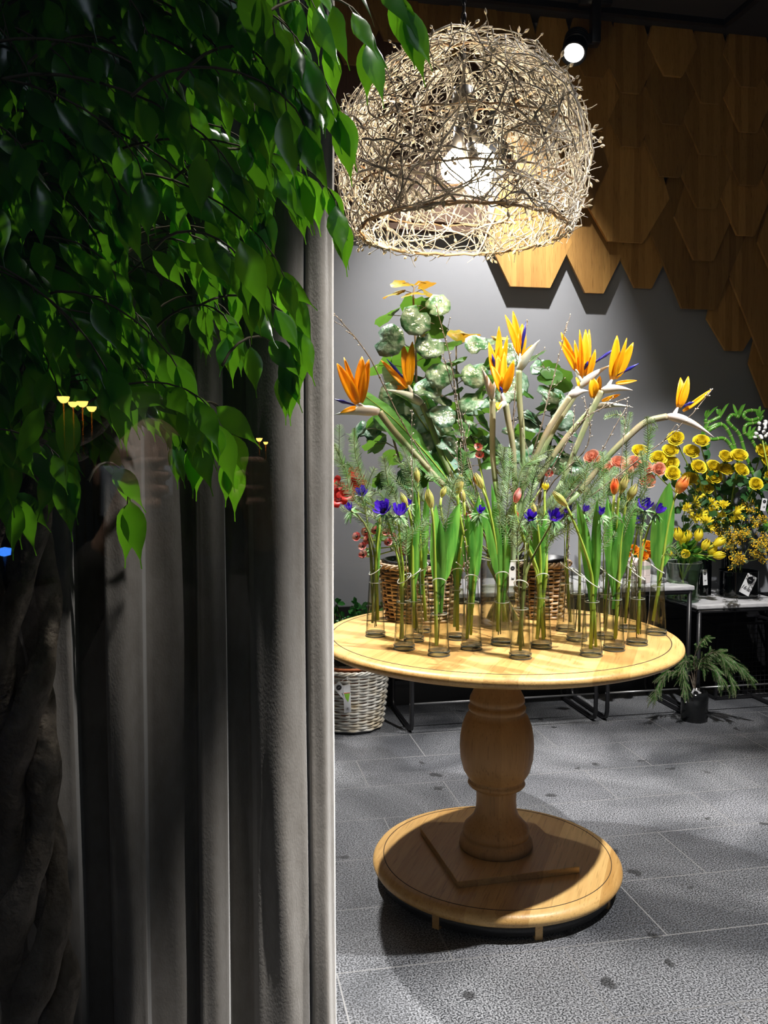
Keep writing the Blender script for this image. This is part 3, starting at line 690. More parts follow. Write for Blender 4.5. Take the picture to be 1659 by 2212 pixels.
def make_vase(i, px, py, yaw, wt, label):
    P = onz(px, py, TZ); P.z = TZ; VP.append(P); yr = R_(yaw)
    root = thing('bud_vase', label, 'vase', P, 'slim bud vases on the round table')
    rb, rt = .0300, .0188
    def rad(z): t = z / VH; return rb + (rt - rb) * min(1, t * 1.15) + .0015 * max(0, t - .85)
    def zt(a): return VH - .012 + .013 * math.cos(a - yr)
    n = 28; nz = 12; b = MB(); vs = []
    for k in range(nz + 1):
        for j in range(n):
            a = 2 * PI * j / n; z = .012 + (zt(a) - .012) * k / nz; r = rad(z); vs.append(P + V((r * math.cos(a), r * math.sin(a), z)))
    b.add(vs, [(k * n + j, k * n + (j + 1) % n, (k + 1) * n + (j + 1) % n, (k + 1) * n + j) for k in range(nz) for j in range(n)])
    b.build('glass_wall', GLASS, root)
    b = MB(); b.tube([P + V((rad(VH) * math.cos(a), rad(VH) * math.sin(a), zt(a))) for a in [2 * PI * j / 36 for j in range(37)]], .0014, 6, cap=False); b.build('rim', RIM, root)
    b = MB(); b.lathe([(.001, .0), (.0290, 0), (.0308, .003), (.0308, .010), (.0292, .0125), (.001, .0125)], 28, P); b.build('base', PUCK, root)
    b = MB(); b.lathe([(.0300, .0125), (.0312, .0135), (.0300, .0145), (.0290, .0135)], 28, P, close=True); b.lathe([(.0270, .0008), (.0312, .0008), (.0316, .0028), (.0306, .0034)], 28, P, close=True); b.build('base_dark_band', DKRIM, root)  # dark rings painted in for the dark refraction bands of the glass foot
    b = MB(); b.lathe([(.0005, wt), (rad(wt) - .0015, wt), (rad(wt / 2) - .0015, wt / 2), (rad(.013) - .0015, .0135)], 28, P); b.lathe([(rad(wt) - .0026, wt), (rad(wt) - .0012, wt + .0008)], 28, P); b.build('water', WATER, root)
    b = MB(); b.lathe([(rad(wt) - .0022, wt + .0002), (rad(wt) - .001, wt + .0012), (rad(wt) - .001, wt - .0008)], 28, P, close=True); b.build('water_glint', RIM, root)  # bright ring painted in for the glint along the water's edge
    if i in (4, 6, 7, 9, 14, 16):
        b = MB(); r = rad(.165) + .0006
        for k in range(6):
            a0 = -PI / 2 - .5 + k * .17; a1 = a0 + .17
            b.add([P + V((r * math.cos(a), r * math.sin(a), z)) for a, z in ((a0, .155), (a1, .155), (a1, .175), (a0, .175))], [(0, 1, 2, 3)])
        b.build('label_sticker', mat_glass('label_film', tint=(.75, .80, .72), edge=(.6, .65, .6)), root)
        b = MB()
        for k in range(5):
            a0 = -PI / 2 - .36 + k * .16; r2 = r + .0004
            b.tube([P + V((r2 * math.cos(a), r2 * math.sin(a), .160 + dz)) for a, dz in ((a0, 0), (a0 + .06, .008), (a0 + .10, .001), (a0 + .15, .009))], .0004, 3, cap=False)
        b.build('handwriting', INK, root)
    return P
random.seed(5)
for i, a in enumerate(vases): make_vase(i, *a)
def stem_in(vi, tgt, off=None, z0=.018, bend=None, n=7):
    """stem path from the vase floor through its rim to the target point"""
    P = VP[vi]; a = rnd(0, 6.28); off = off or V((math.cos(a), math.sin(a), 0)) * rnd(.006, .015)
    bot = P + off + V((0, 0, z0 + rnd(0, .03))); mouth = P + V((rnd(-.006, .006) + .006 * (1 if tgt.x > P.x else -1), rnd(-.006, .006), VH - .02))
    d = tgt - mouth; c1 = mouth + (mouth - bot).normalized() * .06; c2 = bend or (tgt - V((d.x * .15, 0, .06)))
    return [bot, (bot + mouth) / 2] + bez(mouth, c1, c2, tgt, n)
def tulip_leaf(root, vi, tip, W=.02, off=None):
    P = VP[vi]; base = P + V((rnd(-.008, .008), rnd(-.008, .008), VH * .55)); mouth = P + V((.007 * (1 if tip.x > P.x else -1), rnd(-.005, .005), VH - .015))
    d = tip - mouth; pts = [base] + bez(mouth, mouth + V((d.x * .15, 0, d.z * .4)), mouth + V((d.x * .6, 0, d.z * .75)), tip, 10)
    n = len(pts) - 1; ws = [.004, .008] + [W * max(.03, math.sin(PI * (.18 + .82 * k / (n - 1))) ** .8) for k in range(1, n)]
    b = MB(); b.ribbon(pts, V((1, rnd(-.6, .6), 0)), ws[:len(pts)], rnd(.25, .55), nc=3, wave=.10); return b.build('leaf', TLEAF, root)
def tulip(vi, px, py, ax, m, label, leaves=(), H=.045, R0=.0125, dY=0, op=0.0, tipm=None, bend=None):
    c = at(px, py, VP[vi].y + dY); ax = V(ax).normalized(); root = thing('tulip', label, 'tulip', VP[vi] + V((0, 0, .02)), 'cut tulips in the bud vases')
    base = c - ax * H * .5; stemtube('stem', stem_in(vi, base, bend=bend or base - ax * .05), [.0052] * 3 + [.0044] * 2 + [.0036] * 5, root)
    b = MB(); tulip_bloom(b, base, ax, R0, H, op); b.build('bloom', m, root)
    if tipm:
        b = MB(); b.petal(base, frame(ax), -PI / 2, .5, lambda t, s: R0 * 1.06 * (math.sin(PI * (.12 + .62 * (.35 + .65 * t))) * (1 - .72 * (.35 + .65 * t) ** 3) + .04), lambda t, s: H * (.38 + .62 * t), lambda t: max(.05, 1 - t ** 2)); b.build('outer_petal', tipm, root)
    for tx, ty, W in leaves: tulip_leaf(root, vi, at(tx, ty, VP[vi].y + dY + rnd(-.02, .02)), W)
def anemone(vi, px, py, ax, label, R0=.019, op=.7, dY=0, m=PURPLE, bend=None):
    c = at(px, py, VP[vi].y + dY); ax = V(ax).normalized(); root = thing('anemone', label, 'anemone', VP[vi] + V((0, 0, .02)), 'violet anemones in the bud vases')
    stemtube('stem', stem_in(vi, c, bend=bend or c - ax * .05), [.0042] * 3 + [.0034] * 2 + [.0028] * 5, root, STEM if random.random() < .6 else OLIVE)
    b, dk, col = MB(), MB(), MB(); anemone_bloom(b, dk, col, c, ax, R0, op); b.build('bloom', m, root); dk.build('centre', INK, root); col.build('collar', COLLAR, root)
T_ = tulip; A_ = anemone
A_(0, 757, 1103, (-.3, -.5, .9), 'nearly black closed anemone drooping furthest left of all the violet anemones', .014, .3, bend=at(800, 1120, VP[0].y))
T_(0, 822, 1120, (.1, 0, 1), BUDG, 'slight tulip with narrow leaf in the leftmost bud vase', [(825, 1075, .009)], H=.03, R0=.008)
A_(0, 784, 1070, (-.2, -.7, .6), 'violet anemone standing highest at the left, before the red gladioli', .017, .6, dY=.05)
A_(1, 830, 1106, (-.25, -.7, .6), 'open ruffled violet anemone, left one of the pair in the left front vase', .020, .75)
A_(1, 862, 1113, (.1, -.5, .85), 'cup shaped violet anemone, right one of the pair in the left front vase', .020, .6)
T_(2, 872, 1078, (-.45, -.1, .9), BUDG, 'thin pointed tulip bud leaning left behind the pair of open violet anemones', [(905, 1090, .012), (880, 1130, .010)], R0=.010)
A_(2, 882, 1090, (.2, -.6, .6), 'small blue violet anemone peeping out just right of the open pair', .010, .4, dY=.04)
T_(3, 900, 1026, (-.1, 0, 1), BUDG, 'tall upright green tulip bud above the left wicker basket', [(895, 1060, .012), (925, 1040, .011)], H=.048)
T_(4, 928, 1076, (-.2, 0, 1), BUDG, 'tulip bud with a reddish tip in the front left vase', [(992, 1088, .026), (942, 1090, .017), (950, 1120, .014)], H=.052, R0=.013, tipm=BUDR)
T_(5, 998, 1068, (-.25, 0, 1), BUDG, 'slender tulip bud with red tip above the second row, left of centre', [(985, 1140, .013), (1005, 1110, .012)], R0=.011, tipm=BUDR)
T_(5, 958, 1062, (.35, 0, .9), BUDG, 'small pale tulip bud leaning inward behind the big arching leaf', [(1000, 1045, .015)], R0=.010, H=.035, dY=.06)
A_(6, 1036, 1108, (.1, -.7, .5), 'half hidden dark anemone wrapped in a large pale green ruff', .014, .35)
T_(6, 992, 1045, (.15, 0, 1), BUDG, 'plump pale green tulip bud standing left of centre', [(1034, 1072, .020), (1010, 1110, .018)], H=.055, R0=.013)
T_(7, 1034, 1038, (-.45, -.1, .9), BUDG, 'tulip bud leaning left near the centre, striped red along one side', [(1040, 1075, .020), (1088, 1110, .018), (1062, 1045, .012)], H=.05, tipm=BUDR, bend=at(1060, 1090, VP[7].y))
A_(8, 1145, 1122, (-.1, -.8, .5), 'round violet anemone, left one of the pair in the frontmost vase', .017, .5)
A_(8, 1195, 1123, (.1, -.7, .6), 'violet anemone with feathery pale ruff, right one of the pair in the frontmost vase', .018, .6)
T_(9, 1118, 1070, (.25, -.1, .9), REDW, 'red and cream tulip upright just right of the middle', [(1180, 1100, .014), (1150, 1110, .012)], H=.045, R0=.012, dY=.03)
T_(9, 1153, 1098, (-.25, 0, 1), BUDG, 'little yellow green tulip bud above the violet pair in the frontmost vase', [(1165, 1120, .010)], H=.035, R0=.009)
T_(9, 1178, 1050, (.1, 0, 1), YEL, 'small open yellow tulip low among the feathery greenery right of the middle', [], H=.022, R0=.011, op=.5, dY=.10)
T_(9, 1116, 1112, (-.1, 0, 1), REDP, 'tiny red tulip bud just left of the round violet anemone', [(1122, 1125, .008)], H=.022, R0=.007, dY=.05)
A_(10, 1226, 1108, (-.2, -.5, .7), 'violet anemone hanging in shade behind the far bending tulip bud', .017, .5)
A_(11, 1262, 1105, (.3, -.3, .7), 'narrow violet anemone edge seen between two green tulip leaves', .012, .4)
T_(12, 1209, 1077, (-.75, -.1, .75), BUDG, 'long tulip bud bowing far to the left on a bare curved stem', [(1247, 1085, .016), (1290, 1080, .014), (1262, 1120, .012)], H=.056, R0=.012, bend=at(1232, 1110, VP[12].y))
A_(12, 1298, 1112, (-.1, -.5, .8), 'small violet anemone inside a wide feathery green collar, right of the bowing tulip', .012, .45)
T_(13, 1328, 1050, (.05, 0, 1), BUDR, 'flame coloured tulip behind the two olive buds on the right', [(1318, 1085, .012)], H=.048, R0=.014, op=.2)
T_(14, 1347, 1046, (.3, -.1, .95), BUDG, 'olive green tulip bud, the taller of the twin buds on the right', [(1312, 1075, .018), (1335, 1100, .020)], H=.055, R0=.012)
T_(14, 1366, 1063, (.4, -.1, .9), BUDG, 'bronze tipped tulip bud, the lower of the twin buds on the right', [(1375, 1085, .020), (1350, 1110, .018)], H=.052, R0=.0125, tipm=BUDR)
A_(15, 1378, 1128, (-.2, -.6, .6), 'bright blue violet anemone low at the right, half behind a feathery frond', .018, .7, dY=-.05)
A_(16, 1392, 1100, (-.1, -.6, .8), 'blue violet anemone just above the right hand pair of dark stems', .018, .7)
A_(16, 1418, 1108, (.4, -.5, .7), 'deep indigo anemone furthest right of all the violet anemones', .017, .45)
T_(17, 1474, 1047, (.45, -.15, .85), BUDR, 'large opening red and peach tulip at the right, over the yellow roses', [(1447, 1042, .034)], H=.058, R0=.019, op=.15)

# feathery fronds and budded twigs standing in the bud vases
def frond(vi, tip, label, cnt=1, L=.020, dY=0, lift=.08, m=FERN):
    t = at(tip[0], tip[1], VP[vi].y + dY); root = thing('fern_sprig', label, 'greenery', VP[vi] + V((0, 0, .02)), 'feathery green sprigs in the bud vases')
    P = VP[vi]; mouth = P + V((.006 * (1 if t.x > P.x else -1), .004, VH - .02)); bot = P + V((rnd(-.012, .012), rnd(-.012, .012), .03))
    pts = [bot] + bez(mouth, mouth + V((0, 0, .05)), t - V(((t.x - P.x) * .5, 0, -lift)), t, 12)
    mb, ms = MB(), MB(); sprig(mb, ms, pts[5:], L); ms.tube(pts[:6], .0016, 5)
    for k in range(cnt):
        q = pts[5 + k * 2]; e = q + (pts[-1] - q).normalized() * .07 + V((rnd(-.06, .06), rnd(-.03, .03), rnd(.0, .04))); sprig(mb, ms, bez(q, q + (pts[6] - pts[5]), e - V((0, 0, .01)), e, 6), L * .8)
    ms.build('stalk', OLIVE, root); mb.build('needles', m, root)
for a in [(0, (738, 1010), 'feathery sprig reaching out left from the far left vase', 2), (0, (850, 1060), 'short feathery sprig behind the leftmost anemones', 2), (1, (800, 1075), 'flat feathery sprig lying over the left pair of anemones', 1),
          (1, (880, 1160), 'grey feathery sprig hanging right of the left pair of anemones', 2), (2, (935, 1145), 'drooping silvery sprig between the two leftmost big tulip leaves', 1), (3, (860, 1010), 'tall feathery sprig above the left basket', 3),
          (4, (1000, 1040), 'silvery sprig arching over the big tulip leaf', 1), (5, (1010, 985), 'feathery sprig rising behind the plump pale tulip bud', 2), (7, (1110, 1010), 'dense dark feathery sprig beside the red and cream tulip', 3), (7, (1075, 1100), 'low feathery sprig in the middle vase', 2),
          (8, (1105, 1130), 'drooping sprig at the left of the frontmost vase', 2), (8, (1170, 1020), 'feathery sprig standing above the frontmost vase', 3), (9, (1200, 1150), 'thin sprig bending down right of the frontmost pair of anemones', 1), (10, (1215, 1010), 'feathery sprig behind the bowing tulip bud', 2),
          (11, (1275, 1010), 'upright feathery sprig before the peach roses', 3), (12, (1345, 1130), 'sprig curving over the small collared anemone', 1), (13, (1300, 985), 'tall feathery sprig left of the flame tulip', 2), (14, (1390, 1110), 'white tipped frond arching right over the right hand anemones', 1),
          (15, (1345, 915), 'tallest feathery sprig, standing before the grey wall at the right', 4), (16, (1412, 930), 'pale upright sprig beneath the rightmost bird of paradise', 4), (16, (1385, 1010), 'bushy sprig between the olive tulip buds and the red tulip', 3), (17, (1470, 1205), 'small sprig low at the foot of the rightmost tulip leaf', 1)]:
    frond(*a)
def budtwig(root, pts, r=.0016, side=3, seed=None):
    b, bb = MB(), MB(); n = len(pts); b.tube([p + rv(.002) for p in pts], [r * (1.3 - .8 * i / n) for i in range(n)], 5)
    for i in range(2, n):
        for _ in range(2):
            p = pts[i - 1].lerp(pts[i], random.random()); d = ((pts[i] - pts[i - 1]).normalized() + rv(.8)).normalized(); b.tube([p, p + d * .006], .0008, 3, cap=False); bb.blob(p + d * .005, d, .0022, .007, 5, 3)
    for k in range(side):
        i = random.randint(2, n - 3); p = pts[i]; d = ((pts[-1] - pts[0]).normalized() + rv(.6)).normalized(); L = rnd(.04, .12); q = [p + d * L * s + rv(.002) for s in (0, .35, .7, 1)]
        b.tube(q, .0010, 4, cap=False)
        for s in (.4, .7, 1): bb.blob(p + d * L * s, d + rv(.5), .002, .006, 5, 3)
    bb.blob(pts[-1], pts[-1] - pts[-2], .0022, .007, 5, 3)
    b.build('branch', BARK, root); bb.build('buds', WBUD, root)
for vi, tip, lab in [(2, (890, 890), 'short budding twig standing in front of the strelitzia leaves'), (6, (985, 960), 'dark knotty twig rising left of the centre'), (10, (1240, 880), 'thin bare twig before the birds of paradise, right of centre'), (13, (1355, 870), 'bare twig with small white buds against the grey wall'), (16, (1330, 1100), 'thin twig crossing behind the twin olive tulips')]:
    t = at(tip[0], tip[1], VP[vi].y + .02); root = thing('budding_twig', lab, 'twig', VP[vi] + V((0, 0, .02)), 'budding twigs in the bud vases'); budtwig(root, stem_in(vi, t, n=12), .0014, 4)
# ------------------------------------------------------------------ wicker baskets
def wicker(root, c, r0, r1, h, rows, m, stakes=26, tr_=.0045):
    b = MB(); n = stakes * 4
    for k in range(rows):
        z = h * (k + .5) / rows; 
        pts = []
        for j in range(n + 1):
            a = 2 * PI * j / n; r = r0 + (r1 - r0) * (z / h) ** .8 + .0045 * math.sin(a * stakes / 2 + PI * (k % 2)); pts.append(c + V((r * math.cos(a), r * math.sin(a), z + .0015 * math.sin(3 * a + k))))
        b.tube(pts, tr_, 5, cap=False)
    b.build('weave', m, root)
    b = MB()
    for k in range(stakes):
        a = 2 * PI * k / stakes; b.tube([c + V((rr * math.cos(a), rr * math.sin(a), z)) for rr, z in ((r0, .002), (r0 + (r1 - r0) * .6, h * .5), (r1, h * .99))], .003, 5)
    b.build('stakes', m, root)
    b = MB()
    for q in range(3):
        b.tube([c + V(((r1 + .003 + .006 * math.cos(24 * a / 2 + q * 2.1)) * math.cos(a), (r1 + .003 + .006 * math.cos(24 * a / 2 + q * 2.1)) * math.sin(a), h + .006 * math.sin(24 * a / 2 + q * 2.1))) for a in [2 * PI * j / 96 for j in range(97)]], .0048, 5, cap=False)
    b.build('braided_rim', m, root)
def liner(root, c, r, z0, h, m, rim=.005):
    b = MB(); b.lathe([(.001, z0), (r * .85, z0), (r - rim, z0 + h - .012), (r + .001, z0 + h - .012), (r + rim, z0 + h - .006), (r + rim, z0 + h), (r - rim * .5, z0 + h), (r - rim * 1.2, z0 + h - .02), (.001, z0 + h - .024)], 40, c); b.build('pot', m, root)
    b = MB(); nn = 40; b.lathe([(.001, z0 + h - .015), (r * .5, z0 + h - .012), (r - rim, z0 + h - .016)], nn, c); b.build('soil', SOIL, root)
random.seed(9)
B1 = onz(908, 1335, TZ); B2 = onz(1174, 1338, TZ); B2.y += .06
bk = thing('wicker_basket', 'brown wicker basket at the left back of the round table', 'basket', B1, 'brown wicker baskets on the round table'); wicker(bk, B1, .112, .138, .185, 15, WICK)
bk2 = thing('wicker_basket', 'brown wicker basket at the right back of the round table', 'basket', B2, 'brown wicker baskets on the round table'); wicker(bk2, B2, .074, .092, .185, 15, WICK, 20)

def roundleaf(mb, c, nrm, r, ax=None, cup=.10, ang=None):
    nrm = V(nrm).normalized(); M = frame(nrm, rnd(0, 6.28) if ang is None else ang); vs = [c]; n = 16
    ph = rnd(0, 6)
    for k, q in enumerate((.35, .7, 1.0)):
        for j in range(n):
            a = 2 * PI * j / n; rr = r * q * (1 + (.05 * math.sin(a * 7 + ph) if k == 2 else 0)) * (1 - .35 * math.exp(-(min(a, 2 * PI - a) / .28) ** 2)) * (1 + .10 * math.cos(a))
            vs.append(c + M @ V((rr * math.cos(a), rr * math.sin(a), -cup * r * q * q + r * (.11 * math.sin(2 * a + ph) + .04 * math.sin(7 * a)) * q)))
    fs = [(0, 1 + j, 1 + (j + 1) % n) for j in range(n)]
    for k in range(2):
        for j in range(n): fs.append((1 + k * n + (j + 1) % n, 1 + k * n + j, 1 + (k + 1) * n + j, 1 + (k + 1) * n + (j + 1) % n))
    mb.add(vs, fs)
def polyplant(root, Bc, h0, stems, leaves):
    st = MB(); mb = {'P': MB(), 'D': MB(), 'O': MB()}; sp_ = []
    for S in stems:
        pts = spline([Bc + V((0, 0, h0))] + S, 6); st.tube(pts, [.0062 - .004 * i / len(pts) for i in range(len(pts))], 6); sp_ += pts
    for (px, py, Y, ty, rr) in leaves:
        c = at(px, py, Y); near = min(sp_, key=lambda q: (q - c).length + max(0, q.z - c.z) * 2)
        mid = (near + c) / 2 + V((0, 0, .01)); st.tube([near, mid, c], .0016, 4, cap=False); out = (c - near); out.z = 0
        out = out.normalized() if out.length > .001 else V((0, -1, 0))
        rr *= 1.12; nr = V((0, -.25, .9)) + out * .25 + rv(.25) if ty == 'O' else (V((0, -.75, .65)) + out * .45 + rv(.5) if ty == 'P' else V((0, .45, .8)) + out * .8 + rv(.3))
        roundleaf(mb[ty], c, nr, rr)
    st.build('stems', BARK, root); mb['P'].build('variegated_foliage', POLY, root, thick=.0006); mb['D'].build('dark_foliage', POLYD, root)
    if mb['O'].v: mb['O'].build('bronze_foliage', POLYO, root)
L1 = [(868, 612, 2.93, 'O', .036), (921, 612, 2.98, 'O', .034), (848, 634, 2.95, 'O', .036), (893, 634, 2.88, 'O', .036), (926, 632, 2.92, 'O', .032), (948, 658, 2.86, 'P', .038), (838, 680, 2.9, 'D', .046),
      (898, 694, 2.82, 'P', .046), (938, 700, 2.98, 'D', .048), (842, 736, 2.82, 'P', .048), (928, 748, 2.84, 'P', .044), (905, 765, 2.98, 'D', .04), (818, 790, 2.93, 'D', .046), (870, 775, 2.96, 'D', .045), (895, 665, 3.0, 'D', .042), (925, 670, 3.0, 'D', .040),
      (848, 852, 2.86, 'P', .042), (925, 838, 2.85, 'P', .042), (950, 808, 2.83, 'P', .040), (955, 895, 2.84, 'P', .044), (885, 900, 3.0, 'D', .044), (930, 778, 3.0, 'D', .046), (770, 930, 2.88, 'P', .036), (800, 925, 2.93, 'P', .040), (815, 960, 2.95, 'D', .040), (830, 905, 2.9, 'P', .036)]
for _ in range(26): L1.append((rnd(800, 970), rnd(820, 1060), rnd(2.86, 3.05), random.choice('DDP'), rnd(.032, .045)))
p1 = thing('potted_plant', 'tall round leaved variegated plant with bronze top leaves in the left basket', 'plant', B1 + V((0, 0, .01)), 'variegated plants in the brown baskets')
liner(p1, B1 + V((0, 0, .01)), .122, .0, .192, PLAST)
random.seed(15)
polyplant(p1, B1, .17, [[at(905, 1080, 2.94), at(900, 900, 2.95), at(898, 760, 2.93), at(893, 650, 2.93), at(895, 622, 2.93)], [at(885, 1080, 2.95), at(850, 950, 2.93), at(830, 880, 2.93)]], L1)
L2 = [(985, 722, 3.0, 'O', .034), (1015, 722, 3.02, 'O', .032), (968, 742, 2.93, 'D', .04), (1030, 740, 2.95, 'P', .038), (1060, 738, 3.0, 'P', .036), (1105, 765, 2.95, 'P', .040), (1155, 768, 3.0, 'D', .038), (1080, 728, 3.02, 'O', .032), (1025, 812, 2.9, 'P', .040),
      (1100, 845, 2.92, 'P', .042), (1015, 870, 2.9, 'P', .040), (1185, 800, 3.0, 'D', .046), (1210, 820, 3.05, 'D', .044), (1190, 850, 2.95, 'P', .042), (1150, 910, 2.95, 'P', .042), (1215, 905, 2.97, 'P', .040), (1235, 930, 3.0, 'P', .036), (1200, 940, 3.0, 'D', .04), (1060, 775, 3.0, 'D', .042), (980, 780, 2.98, 'D', .042)]
for _ in range(44): L2.append((rnd(975, 1235), rnd(790, 1010), rnd(2.92, 3.12), random.choice('DDP'), rnd(.032, .045)))
p2 = thing('potted_plant', 'broad variegated round leaved plant behind the birds of paradise, in the right basket', 'plant', B2 + V((0, 0, .01)), 'variegated plants in the brown baskets')
liner(p2, B2 + V((0, 0, .01)), .079, .0, .195, PLAST, .004)
polyplant(p2, B2, .17, [[at(1120, 1080, 3.03), at(1020, 950, 3.03), at(990, 850, 3.0), at(985, 735, 3.0)], [at(1150, 1080, 3.03), at(1105, 930, 3.0), at(1090, 840, 2.98), at(1080, 750, 3.0)], [at(1165, 1080, 3.03), at(1190, 950, 3.02), at(1190, 860, 3.0), at(1180, 800, 3.02)]], L2)

# ------------------------------------------------------------------ large glass jar with birds of paradise
J = onz(1086, 1352, TZ)
def glassjar(name, label, c, r, h, wt, gm=GLASS, wm=WATER, flare=0.0, group=None, cat='vase'):
    root = thing(name, label, cat, c, group)
    b = MB(); b.lathe([(r, .006), (r, h * .5), (r + flare * .4, h * .8), (r + flare, h)], 48, c); b.lathe([(r + flare - .0025, h), (r - .0025 + flare * .4, h * .8), (r - .0025, .012)], 48, c); b.build('glass_wall', gm, root)
    b = MB(); b.lathe([(.001, 0), (r - .002, 0), (r + .0005, .003), (r + .0005, .010), (r - .003, .013), (.001, .013)], 48, c); b.build('base', PUCK if gm is not SMOKE else SMOKE, root)
    b = MB(); b.tube([c + V(((r + flare) * math.cos(a), (r + flare) * math.sin(a), h)) for a in [2 * PI * j / 48 for j in range(49)]], .0015, 6, cap=False); b.build('rim', RIM if gm is not SMOKE else GREENGL, root)
    if wt:
        b = MB(); b.lathe([(.001, wt), (r - .004, wt), (r - .004, .014)], 48, c); b.lathe([(r - .007, wt + .0003), (r - .003, wt + .0018)], 48, c); b.build('water', wm, root)
    return root
glassjar('glass_jar', 'large clear cylinder jar packed with bird of paradise stalks in the table centre', J, .074, .22, .125)
random.seed(31)
def to_jar(c=J, r=.05, h=.20):
    a = rnd(0, 6.28); q = rnd(.2, 1) * r; m = c + V((q * math.cos(a), q * math.sin(a), h)); a += PI + rnd(-.6, .6)
    return m, c + V((q * math.cos(a), q * math.sin(a), .02))
def sepal(mb, a, tipp, w, dep=0.0, fold=.5):
    d = tipp - a; pts = bez(a, a + d * .3 + V((0, dep, 0)), a + d * .7 + V((0, dep, 0)), tipp, 8); ws = [w * 1.3 * max(.06, math.sin(PI * (.10 + .90 * (k / 8) ** .85)) ** .75) for k in range(9)]
    mb.ribbon(pts, d.cross(V((rnd(-.3, .3), 1, 0))), ws, fold, nc=2)
def bird(label, Y, sb, st, stem, seps, blues, rs=.017, jar=None, bow=.0, m_spathe=None):
    sb = at(*sb, Y); st = at(*st, Y - rnd(0, .05)); mouth, bot = to_jar(*(jar or (J,)))
    root = thing('bird_of_paradise', label, 'flower', bot, 'bird of paradise flowers in the large jar')
    d = st - sb; pts = bez(sb, sb + d * .3 + V((0, 0, .012 + bow)), sb + d * .65 + V((0, 0, .008 + bow)), st, 12)
    b = MB(); b.tube(pts, [rs * q for q in (.60, .80, .95, 1.0, .98, .90, .80, .68, .55, .42, .29, .16, .04)], 12); b.build('spathe', m_spathe or SPATHE, root)
    P = [at(*q, Y + (Yk - Y) * .5 if False else Y) for q, Yk in [(q, Y) for q in stem]]
    sp_ = spline([sb] + P, 5); k = len(P)
    b = MB(); b.tube(sp_, [.0105 - .002 * i / len(sp_) for i in range(len(sp_))], 10); b.build('neck', PINKST, root)
    ss = bez(P[-1], P[-1] + (P[-1] - sp_[-3]).normalized() * .10, mouth + V((0, 0, .08)), mouth, 8) + [bot]
    b = MB(); b.tube(ss, .0088, 10); b.build('stalk', STALK, root)
    for (ax_, ay, tx, ty, w) in seps:
        b = MB(); sepal(b, at(ax_, ay, Y), at(tx, ty, Y + rnd(-.035, .02)), w, rnd(-.015, .005)); b.build('sepal', STREL, root, thick=.0012)
    for (ax_, ay, tx, ty) in blues:
        b = MB(); a = at(ax_, ay, Y); t = at(tx, ty, Y - .02); b.tube([a, a.lerp(t, .4), a.lerp(t, .6), t], [.0035, .004, .006, .0008], 6); b.build('nectary', BLUE, root)
    b = MB(); a = at(*seps[0][:2], Y); b.tube([sb.lerp(st, .12), (sb.lerp(st, .12) + a) / 2, a], [.009, .007, .003], 8); b.build('white_base', SPATHE, root)
bird('bird of paradise furthest left, its beak pointing to the curtain', 2.78, (820, 890), (722, 896), [(850, 930), (900, 985), (960, 1050)],
     [(772, 872, 728, 785, .014), (774, 868, 743, 772, .008), (777, 868, 782, 770, .015), (780, 870, 797, 776, .013), (770, 880, 735, 892, .006)], [(768, 876, 722, 862)])
bird('bird of paradise left of centre, beak left below two upright orange sepals', 2.86, (912, 872), (832, 842), [(935, 930), (955, 985), (985, 1050)],
     [(882, 832, 870, 742, .012), (884, 832, 891, 738, .012), (880, 838, 823, 778, .008), (876, 838, 840, 836, .005)], [(876, 822, 835, 775)], .016)
bird('half open bird of paradise whose beak points up left of the tallest fan', 2.80, (1064, 862), (1041, 796), [(1064, 920), (1064, 980), (1070, 1040)],
     [(1075, 812, 1078, 705, .010), (1068, 815, 1056, 740, .010), (1080, 812, 1096, 725, .007)], [(1070, 800, 1063, 765)], .013)
bird('bird of paradise with full orange fan and short downward white beak, in the centre', 2.76, (1092, 872), (1073, 893), [(1100, 920), (1108, 965), (1112, 1040)],
     [(1082, 842, 1075, 768, .011), (1088, 848, 1110, 778, .011), (1082, 846, 1062, 790, .009), (1086, 846, 1090, 760, .009), (1078, 870, 1076, 886, .008)], [(1085, 850, 1080, 835)], .010)
bird('tallest bird of paradise, its closed beak pointing up right in the centre', 2.82, (1121, 800), (1166, 734), [(1122, 860), (1128, 930), (1130, 1020)],
     [(1123, 762, 1108, 672, .009), (1122, 768, 1091, 680, .009), (1122, 768, 1128, 700, .012), (1124, 775, 1150, 745, .005)], [(1125, 765, 1136, 695)], .015)
bird('bird of paradise with the widest orange fan and dark beak, right of centre', 2.84, (1250, 838), (1320, 788), [(1225, 880), (1195, 930), (1160, 1000)],
     [(1242, 795, 1212, 718, .010), (1243, 800, 1208, 738, .009), (1254, 820, 1241, 735, .007), (1260, 812, 1265, 712, .011), (1262, 812, 1273, 712, .009), (1268, 815, 1286, 755, .008), (1256, 820, 1252, 712, .006)], [(1262, 800, 1270, 780), (1275, 790, 1330, 752)], .013)
bird('bird of paradise seen from the front, its stubby white beak below the widest fan', 2.78, (1230, 858), (1272, 845), [(1205, 895), (1175, 945), (1150, 1005)],
     [(1250, 835, 1244, 815, .004)], [], .014)
bird('bird of paradise with three tall sepals above a short white beak, on the right', 2.80, (1300, 845), (1367, 843), [(1280, 885), (1258, 935), (1215, 1040)],
     [(1322, 820, 1333, 725, .012), (1328, 818, 1368, 740, .012), (1326, 818, 1354, 730, .006), (1330, 828, 1376, 822, .005)], [(1332, 812, 1380, 785)], .014)
bird('bird of paradise with long white beak pointing right, lowest of the right group', 2.84, (1283, 880), (1368, 880), [(1245, 920), (1205, 970), (1160, 1040)],
     [(1282, 858, 1278, 815, .014), (1284, 858, 1296, 812, .010), (1300, 866, 1340, 852, .005)], [], .010)
